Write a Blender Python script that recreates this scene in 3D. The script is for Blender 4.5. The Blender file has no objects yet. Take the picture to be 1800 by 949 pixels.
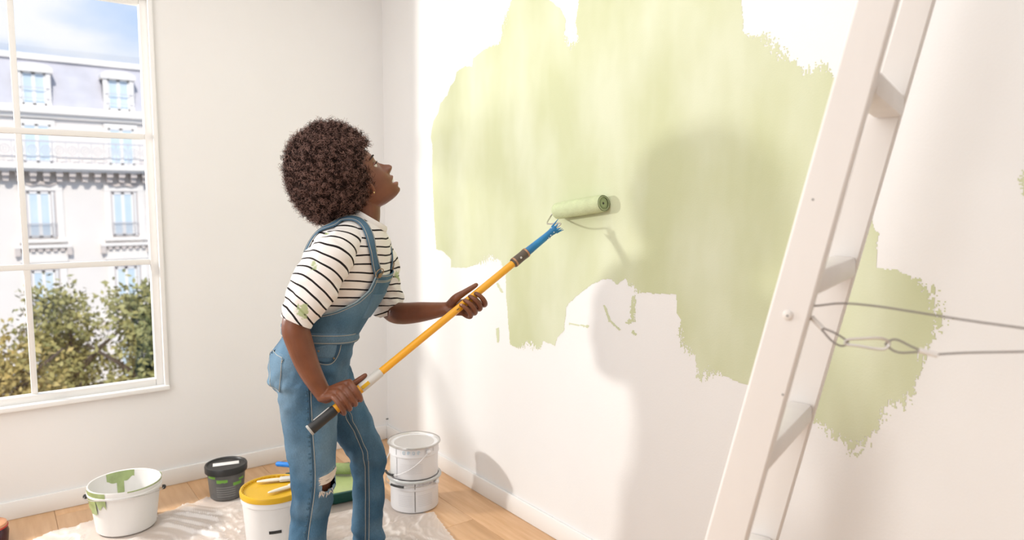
import bpy, bmesh, math, random
import numpy as np
from mathutils import Vector, Matrix
from mathutils.bvhtree import BVHTree
random.seed(7)
rng = np.random.default_rng(7)
sc = bpy.context.scene
COL = sc.collection
PI = math.pi

# ------------------------------------------------------------------ camera
cd = bpy.data.cameras.new('camera')
cam = bpy.data.objects.new('camera', cd)
COL.objects.link(cam)
YAW, PITCH, ROLL = math.radians(53.51), math.radians(5.624), math.radians(.177)
_F = Vector((math.cos(YAW)*math.cos(PITCH), math.sin(YAW)*math.cos(PITCH), -math.sin(PITCH)))
_R = Vector((math.sin(YAW), -math.cos(YAW), 0))
_U = _R.cross(_F)
_R2 = _R*math.cos(ROLL)+_U*math.sin(ROLL)
_U2 = _U*math.cos(ROLL)-_R*math.sin(ROLL)
cam.matrix_world = Matrix(((_R2.x, _U2.x, -_F.x, -1.8373), (_R2.y, _U2.y, -_F.y, -3.7108), (_R2.z, _U2.z, -_F.z, 1.4), (0, 0, 0, 1)))
cd.sensor_width = 36
cd.lens = 36*1246.6/1800
cd.clip_start = .05
cd.clip_end = 300
cd.dof.use_dof = True
cd.dof.focus_distance = 2.42
cd.dof.aperture_fstop = 2.4
sc.camera = cam

# ------------------------------------------------------------------ light
sc.view_settings.view_transform = 'Standard'
sc.view_settings.look = 'None'
sc.view_settings.gamma = 1
sc.view_settings.use_curve_mapping = False
sc.view_settings.exposure = 0.02

w = bpy.data.worlds.new('sky')
sc.world = w
w.use_nodes = True
nt = w.node_tree
nt.nodes.clear()
out = nt.nodes.new('ShaderNodeOutputWorld')
bg = nt.nodes.new('ShaderNodeBackground')
tc = nt.nodes.new('ShaderNodeTexCoord')
mp = nt.nodes.new('ShaderNodeMapping')
mp.inputs['Scale'].default_value = (1, 1, 2.2)
nz = nt.nodes.new('ShaderNodeTexNoise')
nz.inputs['Scale'].default_value = 3.2
nz.inputs['Detail'].default_value = 5
cr = nt.nodes.new('ShaderNodeValToRGB')
cr.color_ramp.elements[0].position = .40
cr.color_ramp.elements[0].color = (.33, .56, .93, 1)
cr.color_ramp.elements[1].position = .66
cr.color_ramp.elements[1].color = (.93, .95, 1, 1)
nt.links.new(tc.outputs['Generated'], mp.inputs['Vector'])
nt.links.new(mp.outputs['Vector'], nz.inputs['Vector'])
nt.links.new(nz.outputs['Fac'], cr.inputs['Fac'])
nt.links.new(cr.outputs['Color'], bg.inputs['Color'])
bg.inputs['Strength'].default_value = 1.0
nt.links.new(bg.outputs['Background'], out.inputs['Surface'])

def light(name, kind, loc, target, energy, color=(1, 1, 1), **kw):
    d = bpy.data.lights.new(name, kind)
    d.energy = energy
    d.color = color
    for k, v in kw.items():
        setattr(d, k, v)
    o = bpy.data.objects.new(name, d)
    COL.objects.link(o)
    o.location = loc
    o.rotation_euler = (Vector(target)-Vector(loc)).to_track_quat('-Z', 'Y').to_euler()
    return o
# daylight on the street front opposite, from behind this house
light('sun', 'SUN', (0, -10, 20), (6, 14, 0), 3.2, (1, .95, .88), angle=.02)
# hard lamp standing outside the window, shining in past its right jamb
light('window_lamp', 'SPOT', (-3.0, .58, 1.72), (0, -1.5, 1.15), 315, (1, .965, .91), shadow_soft_size=.10, spot_size=math.radians(110), spot_blend=.5)
# added soft fill from the left, out of view, no lamp of the room
light('added_left_fill', 'AREA', (-4.1, -2.4, 1.5), (0, -.9, 1.1), 50, (.94, .975, 1), shape='RECTANGLE', size=2.6, size_y=2.2)
light('added_overhead_fill', 'AREA', (-2.1, -2.2, 2.72), (-2.1, -2.2, 0), 36, (.95, .98, 1), shape='RECTANGLE', size=3.2, size_y=3.2)  # added overhead fill to brighten the room, no fixture hangs there

# ------------------------------------------------------------------ helpers
def vn(P, scale=1., seed=0):
    P = np.asarray(P, float)*scale+seed*17.31
    i = np.floor(P).astype(np.int64)
    f = P-i
    f = f*f*(3-2*f)
    def h(a, b, c):
        n = (a*73856093) ^ (b*19349663) ^ (c*83492791) ^ (seed*2654435)
        n = (n ^ (n >> 13))*1274126177
        n = n ^ (n >> 16)
        return ((n & 0xffff)/32767.5)-1
    r = 0
    for dx in (0, 1):
        for dy in (0, 1):
            for dz in (0, 1):
                wt = (f[:, 0] if dx else 1-f[:, 0])*(f[:, 1] if dy else 1-f[:, 1])*(f[:, 2] if dz else 1-f[:, 2])
                r = r+wt*h(i[:, 0]+dx, i[:, 1]+dy, i[:, 2]+dz)
    return r

def V(*a):
    return np.array(a, float)
def unit(a):
    a = np.asarray(a, float)
    return a/np.linalg.norm(a)

class G:
    """collects shapes into one mesh"""
    def __init__(s):
        s.v = []; s.f = []; s.n = 0
    def add(s, v, f):
        v = np.asarray(v, float).reshape(-1, 3)
        s.v.append(v)
        s.f += [tuple(i+s.n for i in q) for q in f]
        s.n += len(v)
        return s
    def verts(s):
        return np.concatenate(s.v)
    def box(s, c, size, ax=None, bevel=0.):
        c = np.asarray(c, float); size = np.asarray(size, float)/2
        ax = np.eye(3) if ax is None else np.array([unit(a) for a in ax])
        if bevel <= 0:
            q = np.array([(x, y, z) for x in (-1, 1) for y in (-1, 1) for z in (-1, 1)])*size
            return s.add(c+q@ax, [(0, 1, 3, 2), (4, 6, 7, 5), (0, 4, 5, 1), (2, 3, 7, 6), (0, 2, 6, 4), (1, 5, 7, 3)])
        b = min(bevel, size.min()*.95)
        bm = bmesh.new()
        bmesh.ops.create_cube(bm, size=2)
        for v in bm.verts:
            v.co = Vector(np.array(v.co)*size)
        bmesh.ops.bevel(bm, geom=list(bm.edges), offset=b, segments=2, affect='EDGES', profile=.5)
        vs = np.array([v.co for v in bm.verts]); bm.verts.index_update()
        fs = [tuple(v.index for v in f.verts) for f in bm.faces]
        bm.free()
        return s.add(c+vs@ax, fs)
    def b2(s, lo, hi, bevel=0.):
        lo = np.asarray(lo, float); hi = np.asarray(hi, float)
        return s.box((lo+hi)/2, np.abs(hi-lo), None, bevel)
    def rings(s, R, closed=True, cap0=True, cap1=True):
        R = [np.asarray(r, float) for r in R]
        n = len(R[0]); k = len(R)
        fs = []
        for i in range(k-1):
            for j in range(n if closed else n-1):
                a = i*n+j; b = i*n+(j+1) % n
                fs.append((a, b, b+n, a+n))
        if cap0: fs.append(tuple(range(n-1, -1, -1)))
        if cap1: fs.append(tuple((k-1)*n+j for j in range(n)))
        return s.add(np.concatenate(R), fs)
    def lathe(s, prof, n=48, c=(0, 0, 0), axis=None, cap0=False, cap1=False):
        cap0 = cap0 or prof[0][0] <= .0205; cap1 = cap1 or prof[-1][0] <= .0205
        ax = np.eye(3)
        if axis is not None:
            zc = unit(axis); t = V(1, 0, 0) if abs(zc[0]) < .9 else V(0, 1, 0)
            xc = unit(np.cross(t, zc)); ax = np.array([xc, np.cross(zc, xc), zc])
        a = np.arange(n)*2*PI/n
        R = [np.asarray(c)+np.stack([r*np.cos(a), r*np.sin(a), np.full(n, z)], 1)@ax for r, z in prof]
        return s.rings(R, True, cap0, cap1)
    def tube(s, pts, rad, n=12, round_cap=False, cap=True, flat=None):
        """swept tube; rad scalar / list; flat=(dir, factor) squashes across dir"""
        P = np.array(pts, float)
        k = len(P)
        rad = np.broadcast_to(np.asarray(rad, float), (k,)) if np.ndim(rad) < 1 or len(np.atleast_1d(rad)) == k else rad
        T = np.gradient(P, axis=0)
        T /= np.linalg.norm(T, axis=1)[:, None]+1e-12
        t = V(0, 0, 1) if abs(T[0][2]) < .9 else V(1, 0, 0)
        u = unit(np.cross(T[0], t))
        a = np.arange(n)*2*PI/n
        R = []
        for i in range(k):
            u = unit(u-T[i]*(u@T[i]))
            v = np.cross(T[i], u)
            ring = rad[i]*(np.cos(a)[:, None]*u+np.sin(a)[:, None]*v)
            if flat is not None:
                d = unit(flat[0]); ring = ring-np.outer(ring@d, d)*(1-flat[1])
            R.append(P[i]+ring)
        if round_cap:
            for end in (0, 1):
                i = -1 if end else 0
                base = R[i]; cpt = P[i]; dr = T[i]*(1 if end else -1)*rad[i]
                ex = [cpt+(base-cpt)*math.cos(q)+dr*math.sin(q) for q in (.5, 1.0, 1.4)]
                R = R+ex if end else ex[::-1]+R
        return s.rings(R, True, cap, cap)
    def sphere(s, c, r, n=16, m=10, sc3=(1, 1, 1)):
        R = []
        for i in range(m+1):
            q = -PI/2+PI*(i+.0)/m
            q = max(min(q, PI/2-.02), -PI/2+.02)
            a = np.arange(n)*2*PI/n
            R.append(np.asarray(c)+np.stack([r*math.cos(q)*np.cos(a), r*math.cos(q)*np.sin(a), np.full(n, r*math.sin(q))], 1)*np.asarray(sc3))
        return s.rings(R)

def crm(pts, m):
    """Catmull-Rom resample: pts (k,d) -> m samples"""
    P = np.asarray(pts, float)
    k = len(P)
    Q = np.concatenate([[2*P[0]-P[1]], P, [2*P[-1]-P[-2]]])
    o = []
    for x in np.linspace(0, k-1, m):
        i = min(int(x), k-2); t = x-i
        a, b, c, d = Q[i], Q[i+1], Q[i+2], Q[i+3]
        o.append(.5*((2*b)+(-a+c)*t+(2*a-5*b+4*c-d)*t*t+(-a+3*b-3*c+d)*t**3))
    return np.array(o)

def obj(name, g, mat, parent=None, smooth=35, label=None):
    me = bpy.data.meshes.new(name)
    if isinstance(g, G):
        v, f = g.verts(), g.f
    else:
        v, f = g
    me.from_pydata([tuple(x) for x in np.asarray(v, float)], [], [tuple(q) for q in f])
    me.materials.append(mat)
    if smooth:
        me.polygons.foreach_set('use_smooth', np.ones(len(me.polygons), bool))
        me.set_sharp_from_angle(angle=math.radians(smooth))
    o = bpy.data.objects.new(name, me)
    COL.objects.link(o)
    if parent is not None:
        o.parent = parent
    if label:
        o['label'] = label
    return o

def thing(name, label, cat, loc=(0, 0, 0), rz=0, group=None):
    o = bpy.data.objects.new(name, None)
    COL.objects.link(o)
    o.empty_display_size = .05
    o.location = loc
    o.rotation_euler = (0, 0, rz)
    return tag(o, label, cat, group)
def tag(o, label, cat, group=None):
    o['label'] = label; o['category'] = cat
    if group: o['group'] = group
    return o
def struct(o):
    o['kind'] = 'structure'
    return o
def attr(o, name, vals):
    a = o.data.attributes.new(name, 'FLOAT', 'POINT')
    a.data.foreach_set('value', np.asarray(vals, np.float32))

# ------------------------------------------------------------------ materials
def mat(name, col, rough=.5, var=0., vscale=8., bump=0., bscale=60., metal=0., spec=.5, stretch=None, col2=None, emit=0., sub=0., alpha=1.):
    m = bpy.data.materials.new(name)
    m.use_nodes = True
    n = m.node_tree
    b = n.nodes['Principled BSDF']
    b.inputs['Base Color'].default_value = (*col, 1)
    b.inputs['Roughness'].default_value = rough
    b.inputs['Metallic'].default_value = metal
    b.inputs['Specular IOR Level'].default_value = spec
    if alpha < 1: b.inputs['Alpha'].default_value = alpha
    if sub: b.inputs['Subsurface Weight'].default_value = sub; b.inputs['Subsurface Radius'].default_value = (.01, .004, .002)
    if var or col2 or bump:
        t = n.nodes.new('ShaderNodeTexCoord'); mp = n.nodes.new('ShaderNodeMapping')
        n.links.new(t.outputs['Object'], mp.inputs['Vector'])
        if stretch: mp.inputs['Scale'].default_value = stretch
    if var or col2:
        x = n.nodes.new('ShaderNodeTexNoise'); x.inputs['Scale'].default_value = vscale; x.inputs['Detail'].default_value = 4
        n.links.new(mp.outputs['Vector'], x.inputs['Vector'])
        r = n.nodes.new('ShaderNodeValToRGB')
        c2 = col2 if col2 else tuple(c*(1-var) for c in col)
        r.color_ramp.elements[0].position = .32; r.color_ramp.elements[0].color = (*c2, 1)
        r.color_ramp.elements[1].position = .68; r.color_ramp.elements[1].color = (*col, 1)
        n.links.new(x.outputs['Fac'], r.inputs['Fac'])
        n.links.new(r.outputs['Color'], b.inputs['Base Color'])
    if bump:
        y = n.nodes.new('ShaderNodeTexNoise'); y.inputs['Scale'].default_value = bscale; y.inputs['Detail'].default_value = 3
        n.links.new(mp.outputs['Vector'], y.inputs['Vector'])
        bp = n.nodes.new('ShaderNodeBump'); bp.inputs['Strength'].default_value = bump; bp.inputs['Distance'].default_value = .004
        n.links.new(y.outputs['Fac'], bp.inputs['Height']); n.links.new(bp.outputs['Normal'], b.inputs['Normal'])
    return m

def nodes_of(m):
    return m.node_tree.nodes, m.node_tree.links, m.node_tree.nodes['Principled BSDF']

M = {}
M['wall'] = mat('wall_paint', (.84, .83, .822), .75, .02, 2.5, .08, 140)
M['trim'] = mat('trim_paint', (.85, .84, .825), .45)
M['frame'] = mat('window_paint', (.80, .785, .76), .4)
M['ceil'] = mat('ceiling_paint', (.86, .855, .845), .8)
M['white_wood'] = mat('white_painted_wood', (.80, .765, .735), .42, .06, 9, .10, 30, stretch=(1, 1, .15))
M['steel'] = mat('steel', (.55, .53, .51), .35, metal=.9)
M['wire'] = mat('steel_rope', (.27, .25, .24), .5, metal=.5, bump=.6, bscale=500)
M['screw'] = mat('painted_screw', (.74, .70, .66), .4)
M['dark'] = mat('dark_hole', (.03, .028, .026), .6)
M['yellow_pole'] = mat('yellow_pole', (.85, .40, .02), .32)
M['yellow_lid'] = mat('yellow_plastic', (.72, .42, .012), .4, .1, 10)
M['blackp'] = mat('black_plastic', (.018, .018, .018), .4)
M['greyp'] = mat('grey_plastic', (.13, .125, .12), .5, col2=(.08, .08, .08), vscale=14)
M['silver'] = mat('silver_sleeve', (.62, .60, .57), .35)
M['brown_collar'] = mat('brown_collar', (.10, .075, .055), .4)
M['blue'] = mat('blue_plastic', (.012, .16, .37), .35, col2=(.02, .22, .48), vscale=30)
M['bluebright'] = mat('bright_blue_plastic', (.02, .22, .70), .4)
M['nap'] = mat('green_roller_nap', (.60, .66, .40), .9, .1, 30, .9, 260)
M['capgreen'] = mat('green_roller_cap', (.30, .37, .19), .6)
M['capdark'] = mat('dark_roller_edge', (.14, .18, .09), .7)
M['wetgreen'] = mat('green_paint_wet', (.38, .47, .20), .25, .25, 25)
M['palegreen'] = mat('green_paint_pool', (.42, .50, .22), .22, .15, 12)
M['traygreen'] = mat('dark_green_plastic', (.005, .075, .06), .4)
M['bucketw'] = mat('white_bucket_plastic', (.80, .78, .755), .4, .05, 6, sub=0)
M['canw'] = mat('white_can_enamel', (.80, .79, .80), .35)
M['can_lid'] = mat('can_lid_metal', (.68, .66, .64), .3, metal=.55)
M['ink'] = mat('grey_ink', (.42, .41, .42), .6)
M['inkdark'] = mat('dark_ink', (.10, .075, .055), .6)
M['inkblue'] = mat('pale_blue_ink', (.42, .63, .76), .6)
M['labelgreen'] = mat('green_label', (.16, .36, .05), .5)
M['paper'] = mat('white_paper', (.80, .79, .77), .7)
M['brushwood'] = mat('pale_brush_wood', (.84, .76, .62), .5, .08, 20)
M['bristle'] = mat('cream_bristle', (.82, .78, .68), .8, .2, 60)
M['maroon'] = mat('maroon_plastic', (.035, .002, .012), .25)
M['peach'] = mat('peach_lid', (.62, .30, .16), .5)
M['redrim'] = mat('red_rim', (.45, .03, .02), .4)

# outline of the painted patch on the wall, (y, z) in metres
PAINT = [(-1.24, 2.445), (-1.221, 2.242), (-1.155, 2.161), (-1.13, 2.081), (-1.087, 2.077), (-1.007, 2.07), (-0.923, 2.048), (-0.914, 2.011), (-0.856, 2.022), (-0.776, 2.005), (-0.765, 1.967), (-0.723, 1.945), (-0.691, 1.906), (-0.626, 1.874), (-0.604, 1.827), (-0.558, 1.797), (-0.529, 1.72), (-0.545, 1.676), (-0.543, 1.548), (-0.557, 1.317), (-0.577, 1.15), (-0.65, 1.142), (-0.72, 1.11), (-0.72, 1.067), (-0.86, 1.078), (-0.982, 1.107), (-1.061, 1.141), (-1.141, 1.126), (-1.18, 1.078), (-1.185, 0.977), (-1.198, 0.876), (-1.216, 0.761), (-1.271, 0.755), (-1.351, 0.784), (-1.429, 0.78), (-1.448, 0.815), (-1.522, 0.81), (-1.539, 0.848), (-1.581, 0.883), (-1.59, 0.976), (-1.617, 1.002), (-1.673, 1.042), (-1.737, 1.082), (-1.798, 1.105), (-1.843, 1.113), (-1.873, 1.093), (-1.915, 1.122), (-1.93, 1.1), (-1.967, 1.074), (-2.152, 1.09), (-2.154, 1.027), (-2.172, 1.006), (-2.164, 0.97), (-2.17, 0.923), (-2.207, 0.901), (-2.235, 0.896), (-2.247, 0.823), (-2.268, 0.822), (-2.3, 0.852), (-2.344, 0.852), (-2.407, 0.844), (-2.444, 0.841), (-2.671, 0.781), (-2.771, 0.729), (-2.808, 0.763), (-2.848, 0.842), (-2.853, 0.874), (-2.895, 0.879), (-2.914, 0.925), (-2.929, 1.0), (-2.952, 1.061), (-2.977, 1.113), (-2.961, 1.139), (-2.952, 1.179), (-2.904, 1.21), (-2.856, 1.227), (-2.807, 1.23), (-2.804, 1.289), (-2.808, 1.318), (-2.797, 1.325), (-2.727, 1.598), (-2.674, 1.714), (-2.639, 1.778), (-2.624, 1.766), (-2.582, 1.761), (-2.528, 1.811), (-2.452, 1.876), (-2.381, 1.895), (-2.367, 1.993), (-2.337, 2.098), (-2.138, 2.236), (-1.771, 2.32), (-1.656, 2.27), (-1.646, 2.149), (-1.628, 2.07), (-1.639, 1.988), (-1.59, 2.003), (-1.566, 2.039), (-1.572, 2.091), (-1.537, 2.141), (-1.467, 2.188), (-1.412, 2.354)]
STROKES = [[(-1.945, 1.061), (-1.967, 1.068), (-1.964, 0.971), (-1.937, 0.957), (-1.914, 0.962), (-1.942, 0.978)], [(-1.954, 0.939), (-1.976, 0.928), (-1.968, 0.92), (-1.946, 0.929)], [(-1.8, 1.013), (-1.812, 1.014), (-1.844, 0.961), (-1.897, 0.932), (-1.886, 0.926), (-1.832, 0.953)], [(-1.608, 0.917), (-1.724, 0.92), (-1.721, 0.913), (-1.608, 0.91)], [(-1.106, 1.025), (-1.124, 1.027), (-1.168, 0.99), (-1.15, 0.986)], [(-1.106, 0.817), (-1.129, 0.825), (-1.133, 0.763), (-1.115, 0.75)], [(-3.108, 1.468), (-3.131, 1.48), (-3.136, 1.403), (-3.116, 1.412), (-3.113, 1.443)]]
DRY = [(-1.16, 2.124, 0.086), (-1.6, 2.007, 0.048), (-2.482, 1.834, 0.098), (-2.607, 1.768, 0.047), (-2.961, 1.132, 0.062), (-2.939, 1.185, 0.042), (-2.934, 1.029, 0.042), (-2.881, 0.881, 0.058), (-2.77, 0.744, 0.069), (-2.688, 0.777, 0.047), (-2.29, 0.837, 0.046), (-2.201, 0.938, 0.047), (-1.052, 1.114, 0.078), (-1.352, 0.774, 0.061), (-1.941, 1.009, 0.061), (-3.117, 1.443, 0.037), (-1.958, 1.093, 0.024)]

# ------------------------------------------------------------------ room shell
XL, YB, H = -4.4, -5.6, 2.75
WX0, WX1, WZ0, WZ1 = -3.42, -1.185, .50, 2.325       # window opening
# painted wall (x = 0)
wall_right = struct(obj('wall_right', G().b2((0, YB-.12, -.02), (.12, .14, H)), M['wall'], smooth=0))
g = G()
g.b2((WX1, 0, -.02), (0, .14, H)); g.b2((XL, 0, -.02), (WX0, .14, H))
g.b2((WX0, 0, -.02), (WX1, .14, WZ0)); g.b2((WX0, 0, WZ1), (WX1, .14, H))
wall_back = struct(obj('wall_window_side', g, M['wall'], smooth=0))
struct(obj('wall_left', G().b2((XL-.12, YB-.12, -.02), (XL, .14, H)), M['wall'], smooth=0))
struct(obj('wall_rear', G().b2((XL, YB-.12, -.02), (0, YB, H)), M['wall'], smooth=0))
struct(obj('ceiling', G().b2((XL-.12, YB-.12, H), (.12, .14, H+.12)), M['ceil'], smooth=0))

def baseboard(name, lo, hi):
    struct(obj(name, G().b2(lo, hi, .004), M['trim']))
baseboard('baseboard_window_side', (XL, -.014, 0), (-.0142, 0, .082))
baseboard('baseboard_right', (-.014, YB, 0), (0, 0, .082))

# plank floor: every board its own piece
floor = struct(obj('floor', G().b2((XL-.12, YB-.12, -.06), (.12, .14, -.012)), mat('subfloor', (.25, .15, .08), .8), smooth=0))
def plank_mat(i, c1, c2):
    m = mat('oak_%d' % i, c1, .38, col2=c2, vscale=5.5, bump=.12, bscale=18, stretch=(7, .7, 1))
    return m
PM = [plank_mat(0, (.74, .47, .27), (.62, .36, .18)), plank_mat(1, (.78, .51, .30), (.67, .40, .21)), plank_mat(2, (.70, .43, .23), (.59, .335, .16))]
PWD, PLN = .185, 1.9
pm_cache = {}
x = 0.
col_i = 0
while x > XL:
    y = 0.+PLN*((col_i*.37) % 1)
    x2 = max(x-PWD, XL)
    while y > YB:
        ya, yb = min(y, 0), max(y-PLN, YB)
        if ya-yb > .02:
            key = (round(x-x2, 3), round(ya-yb, 3), (col_i*5+int(y*3)) % 3)
            if key not in pm_cache:
                o = obj('plank', G().box((0, 0, -.006), (x-x2-.0012, ya-yb-.0012, .012), None, .0012), PM[key[2]], floor)
                pm_cache[key] = o.data
            else:
                o = bpy.data.objects.new('plank', pm_cache[key]); COL.objects.link(o); o.parent = floor
            o.location = ((x+x2)/2, (ya+yb)/2, 0)
        y -= PLN
    x -= PWD
    col_i += 1

# ------------------------------------------------------------------ window
win = struct(bpy.data.objects.new('window_1', None)); COL.objects.link(win)
g = G()   # slim casing on the wall face
for lo, hi in (((WX1-.004, -.018, WZ0-.016), (WX1+.016, .0, WZ1+.016)), ((WX0-.016, -.018, WZ0-.016), (WX0+.004, .0, WZ1+.016)),
               ((WX0, -.018, WZ1-.004), (WX1, .0, WZ1+.016))):
    g.b2(lo, hi, .003)
obj('casing', g, M['trim'], win)
obj('window_sill', G().b2((WX0-.016, -.03, WZ0-.018), (WX1+.016, .03, WZ0+.004), .004), M['trim'], win)
g = G()   # sash frame
FY0, FY1 = .012, .055
g.b2((WX1-.036, FY0, WZ0), (WX1, FY1, WZ1), .004); g.b2((WX0, FY0, WZ0), (WX0+.036, FY1, WZ1), .004)
g.b2((WX0+.0362, FY0, WZ0), (WX1-.0362, FY1, WZ0+.036), .004); g.b2((WX0+.0362, FY0, WZ1-.036), (WX1-.0362, FY1, WZ1), .004)
obj('sash', g, M['frame'], win)
XM = [-1.708, -2.90]
ZM = [1.1026, 1.690]
for xm in XM:
    obj('muntin', G().b2((xm-.012, .020, WZ0+.03), (xm+.012, .042, WZ1-.03), .003), M['frame'], win)
for zm in ZM:
    obj('muntin', G().b2((WX0+.03, .018, zm-.013), (WX1-.03, .046, zm+.013), .003), M['frame'], win)
gl = bpy.data.materials.new('window_glass'); gl.use_nodes = True
n = gl.node_tree; n.nodes.clear()
o_ = n.nodes.new('ShaderNodeOutputMaterial'); mx = n.nodes.new('ShaderNodeMixShader'); tr = n.nodes.new('ShaderNodeBsdfTransparent'); gs = n.nodes.new('ShaderNodeBsdfGlossy')
gs.inputs['Roughness'].default_value = .02; mx.inputs[0].default_value = .04
n.links.new(tr.outputs[0], mx.inputs[1]); n.links.new(gs.outputs[0], mx.inputs[2]); n.links.new(mx.outputs[0], o_.inputs[0])
M['glass'] = gl
xs = [WX1-.03]+XM+[WX0+.03]
zs = [WZ0+.03]+ZM+[WZ1-.03]
for i in range(3):
    for j in range(3):
        obj('pane', G().b2((xs[i+1]+.005, .030, zs[j]+.005), (xs[i]-.005, .034, zs[j+1]-.005)), gl, win, smooth=0)

# ------------------------------------------------------------------ green paint on the wall
def seg_field(poly, PY, PZ):
    """signed distance, positive inside"""
    P = np.array(poly)
    Q = np.roll(P, -1, 0)
    best = np.full(PY.shape, 9.)
    ins = np.zeros(PY.shape, bool)
    for (ay, az), (by, bz) in zip(P, Q):
        dy, dz = by-ay, bz-az
        t = np.clip(((PY-ay)*dy+(PZ-az)*dz)/(dy*dy+dz*dz+1e-12), 0, 1)
        best = np.minimum(best, np.hypot(PY-ay-t*dy, PZ-az-t*dz))
        c = (az > PZ) != (bz > PZ)
        ins ^= c & (PY < (by-ay)*(PZ-az)/(bz-az+1e-12)+ay)
    return np.where(ins, best, -best)

def paint_mesh(polys, step=.0032, amp=.0026, dry_amp=.036):
    allp = np.concatenate([np.array(q) for q in polys])
    y0, z0 = allp.min(0)-.05
    y1, z1 = allp.max(0)+.05
    nb = 8
    ny = int(math.ceil((y1-y0)/step/nb))*nb; nz_ = int(math.ceil((z1-z0)/step/nb))*nb
    yy = y0+(np.arange(ny)+.5)*step; zz = z0+(np.arange(nz_)+.5)*step
    PY, PZ = np.meshgrid(yy, zz, indexing='ij')
    f = np.full(PY.shape, -9.)
    for q in polys:
        f = np.maximum(f, seg_field(q, PY, PZ))
    P3 = np.stack([PY.ravel(), PZ.ravel(), np.zeros(PY.size)], 1)
    n1 = vn(P3, 45, 1).reshape(PY.shape)+.6*vn(P3, 130, 2).reshape(PY.shape)
    st = vn(P3*np.array([1, .22, 1]), 210, 3).reshape(PY.shape)*.6+vn(P3, 260, 4).reshape(PY.shape)*.7
    wt = np.zeros(PY.shape)
    for (dy, dz, r) in DRY:
        wt = np.maximum(wt, np.exp(-((PY-dy)**2+(PZ-dz)**2)/(r*r)*.9))
    f = f+amp*n1+dry_amp*wt*(st-.12)
    on = f > 0
    blocks = on.reshape(ny//nb, nb, nz_//nb, nb)
    full = blocks.all((1, 3))
    quads = []
    for i, j in zip(*np.nonzero(full)):
        quads.append((y0+i*nb*step, y0+(i+1)*nb*step, z0+j*nb*step, z0+(j+1)*nb*step))
    rest = on & ~np.repeat(np.repeat(full, nb, 0), nb, 1)
    I, J = np.nonzero(rest)
    q = np.stack([y0+I*step, y0+(I+1)*step, z0+J*step, z0+(J+1)*step], 1)
    q = np.concatenate([np.array(quads), q]) if len(quads) else q
    k = len(q)
    X = np.full(k, -.0006)
    v = np.stack([np.stack([X, q[:, 0], q[:, 2]], 1), np.stack([X, q[:, 0], q[:, 3]], 1), np.stack([X, q[:, 1], q[:, 3]], 1), np.stack([X, q[:, 1], q[:, 2]], 1)], 1).reshape(-1, 3)
    f_ = np.arange(4*k).reshape(k, 4)
    return v, f_

mg = bpy.data.materials.new('green_wall_paint'); mg.use_nodes = True
N_, Lk, B_ = nodes_of(mg)
B_.inputs['Roughness'].default_value = .7
t = N_.new('ShaderNodeTexCoord')
mpp = N_.new('ShaderNodeMapping'); mpp.inputs['Scale'].default_value = (1, 1.6, .7)
Lk.new(t.outputs['Object'], mpp.inputs['Vector'])
a1 = N_.new('ShaderNodeTexNoise'); a1.inputs['Scale'].default_value = 2.6; a1.inputs['Detail'].default_value = 3
Lk.new(mpp.outputs['Vector'], a1.inputs['Vector'])
r1 = N_.new('ShaderNodeValToRGB')
r1.color_ramp.elements[0].position = .36; r1.color_ramp.elements[0].color = (.555, .585, .360, 1)
r1.color_ramp.elements[1].position = .68; r1.color_ramp.elements[1].color = (.655, .685, .50, 1)
Lk.new(a1.outputs['Fac'], r1.inputs['Fac'])
Lk.new(r1.outputs['Color'], B_.inputs['Base Color'])
a2 = N_.new('ShaderNodeTexNoise'); a2.inputs['Scale'].default_value = 180
Lk.new(t.outputs['Object'], a2.inputs['Vector'])
bp = N_.new('ShaderNodeBump'); bp.inputs['Strength'].default_value = .12; bp.inputs['Distance'].default_value = .003
Lk.new(a2.outputs['Fac'], bp.inputs['Height']); Lk.new(bp.outputs['Normal'], B_.inputs['Normal'])
po = obj('paint_coat', paint_mesh([PAINT]), mg, wall_right, smooth=0, label='ragged patch of fresh pale green paint on the white wall')
po['kind'] = 'stuff'
for s_ in STROKES:
    so = obj('paint_stroke', paint_mesh([s_], .003, .003, .012), mg, wall_right, smooth=0)
    so['kind'] = 'stuff'
obj('nail', G().lathe([(.004, 0), (.004, .012), (.002, .014)], 8, (-.012, -.03, .125), (-1, 0, 0), True, True), M['greyp'], wall_right)

# ------------------------------------------------------------------ the street outside
GZ = -10.5
struct(obj('street', G().b2((-60, 1.5, GZ-.3), (70, 29.4, GZ)), mat('asphalt', (.30, .28, .26), .9, .2, .5), smooth=0))
M['stone'] = mat('pale_limestone', (.86, .80, .745), .85, .05, .8)
M['stone2'] = mat('limestone_trim', (.88, .83, .775), .85)
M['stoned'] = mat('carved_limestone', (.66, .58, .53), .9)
M['slate'] = mat('grey_slate', (.60, .585, .63), .7, .12, 2.0)
M['whitep'] = mat('white_joinery', (.88, .86, .83), .5)
M['pane'] = mat('far_window_pane', (.55, .68, .78), .25, col2=(.68, .77, .84), vscale=.9, spec=.3)
M['iron'] = mat('grey_ironwork', (.55, .53, .55), .6)
M['shutter'] = mat('grey_shutter', (.62, .57, .56), .7)
Y0 = 30.
bld = thing('apartment_building', 'pale stone apartment house with slate mansard roof and dormers across the street', 'building', (0, Y0, GZ))
def bpart(name, g, m, parent=None, smooth=0):
    for v in g.v: v -= np.array([0, Y0, GZ])
    return obj(name, g, m, bld if parent is None else parent, smooth)
BX0, BX1 = -10.5, 13.5
COLS = [-8.83, -5.9, -2.98, -.07, 2.85, 5.78, 8.7, 11.6]
bpart('wall', G().b2((BX0, Y0, GZ), (BX1, Y0+8, 4.66)), M['stone'])
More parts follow.
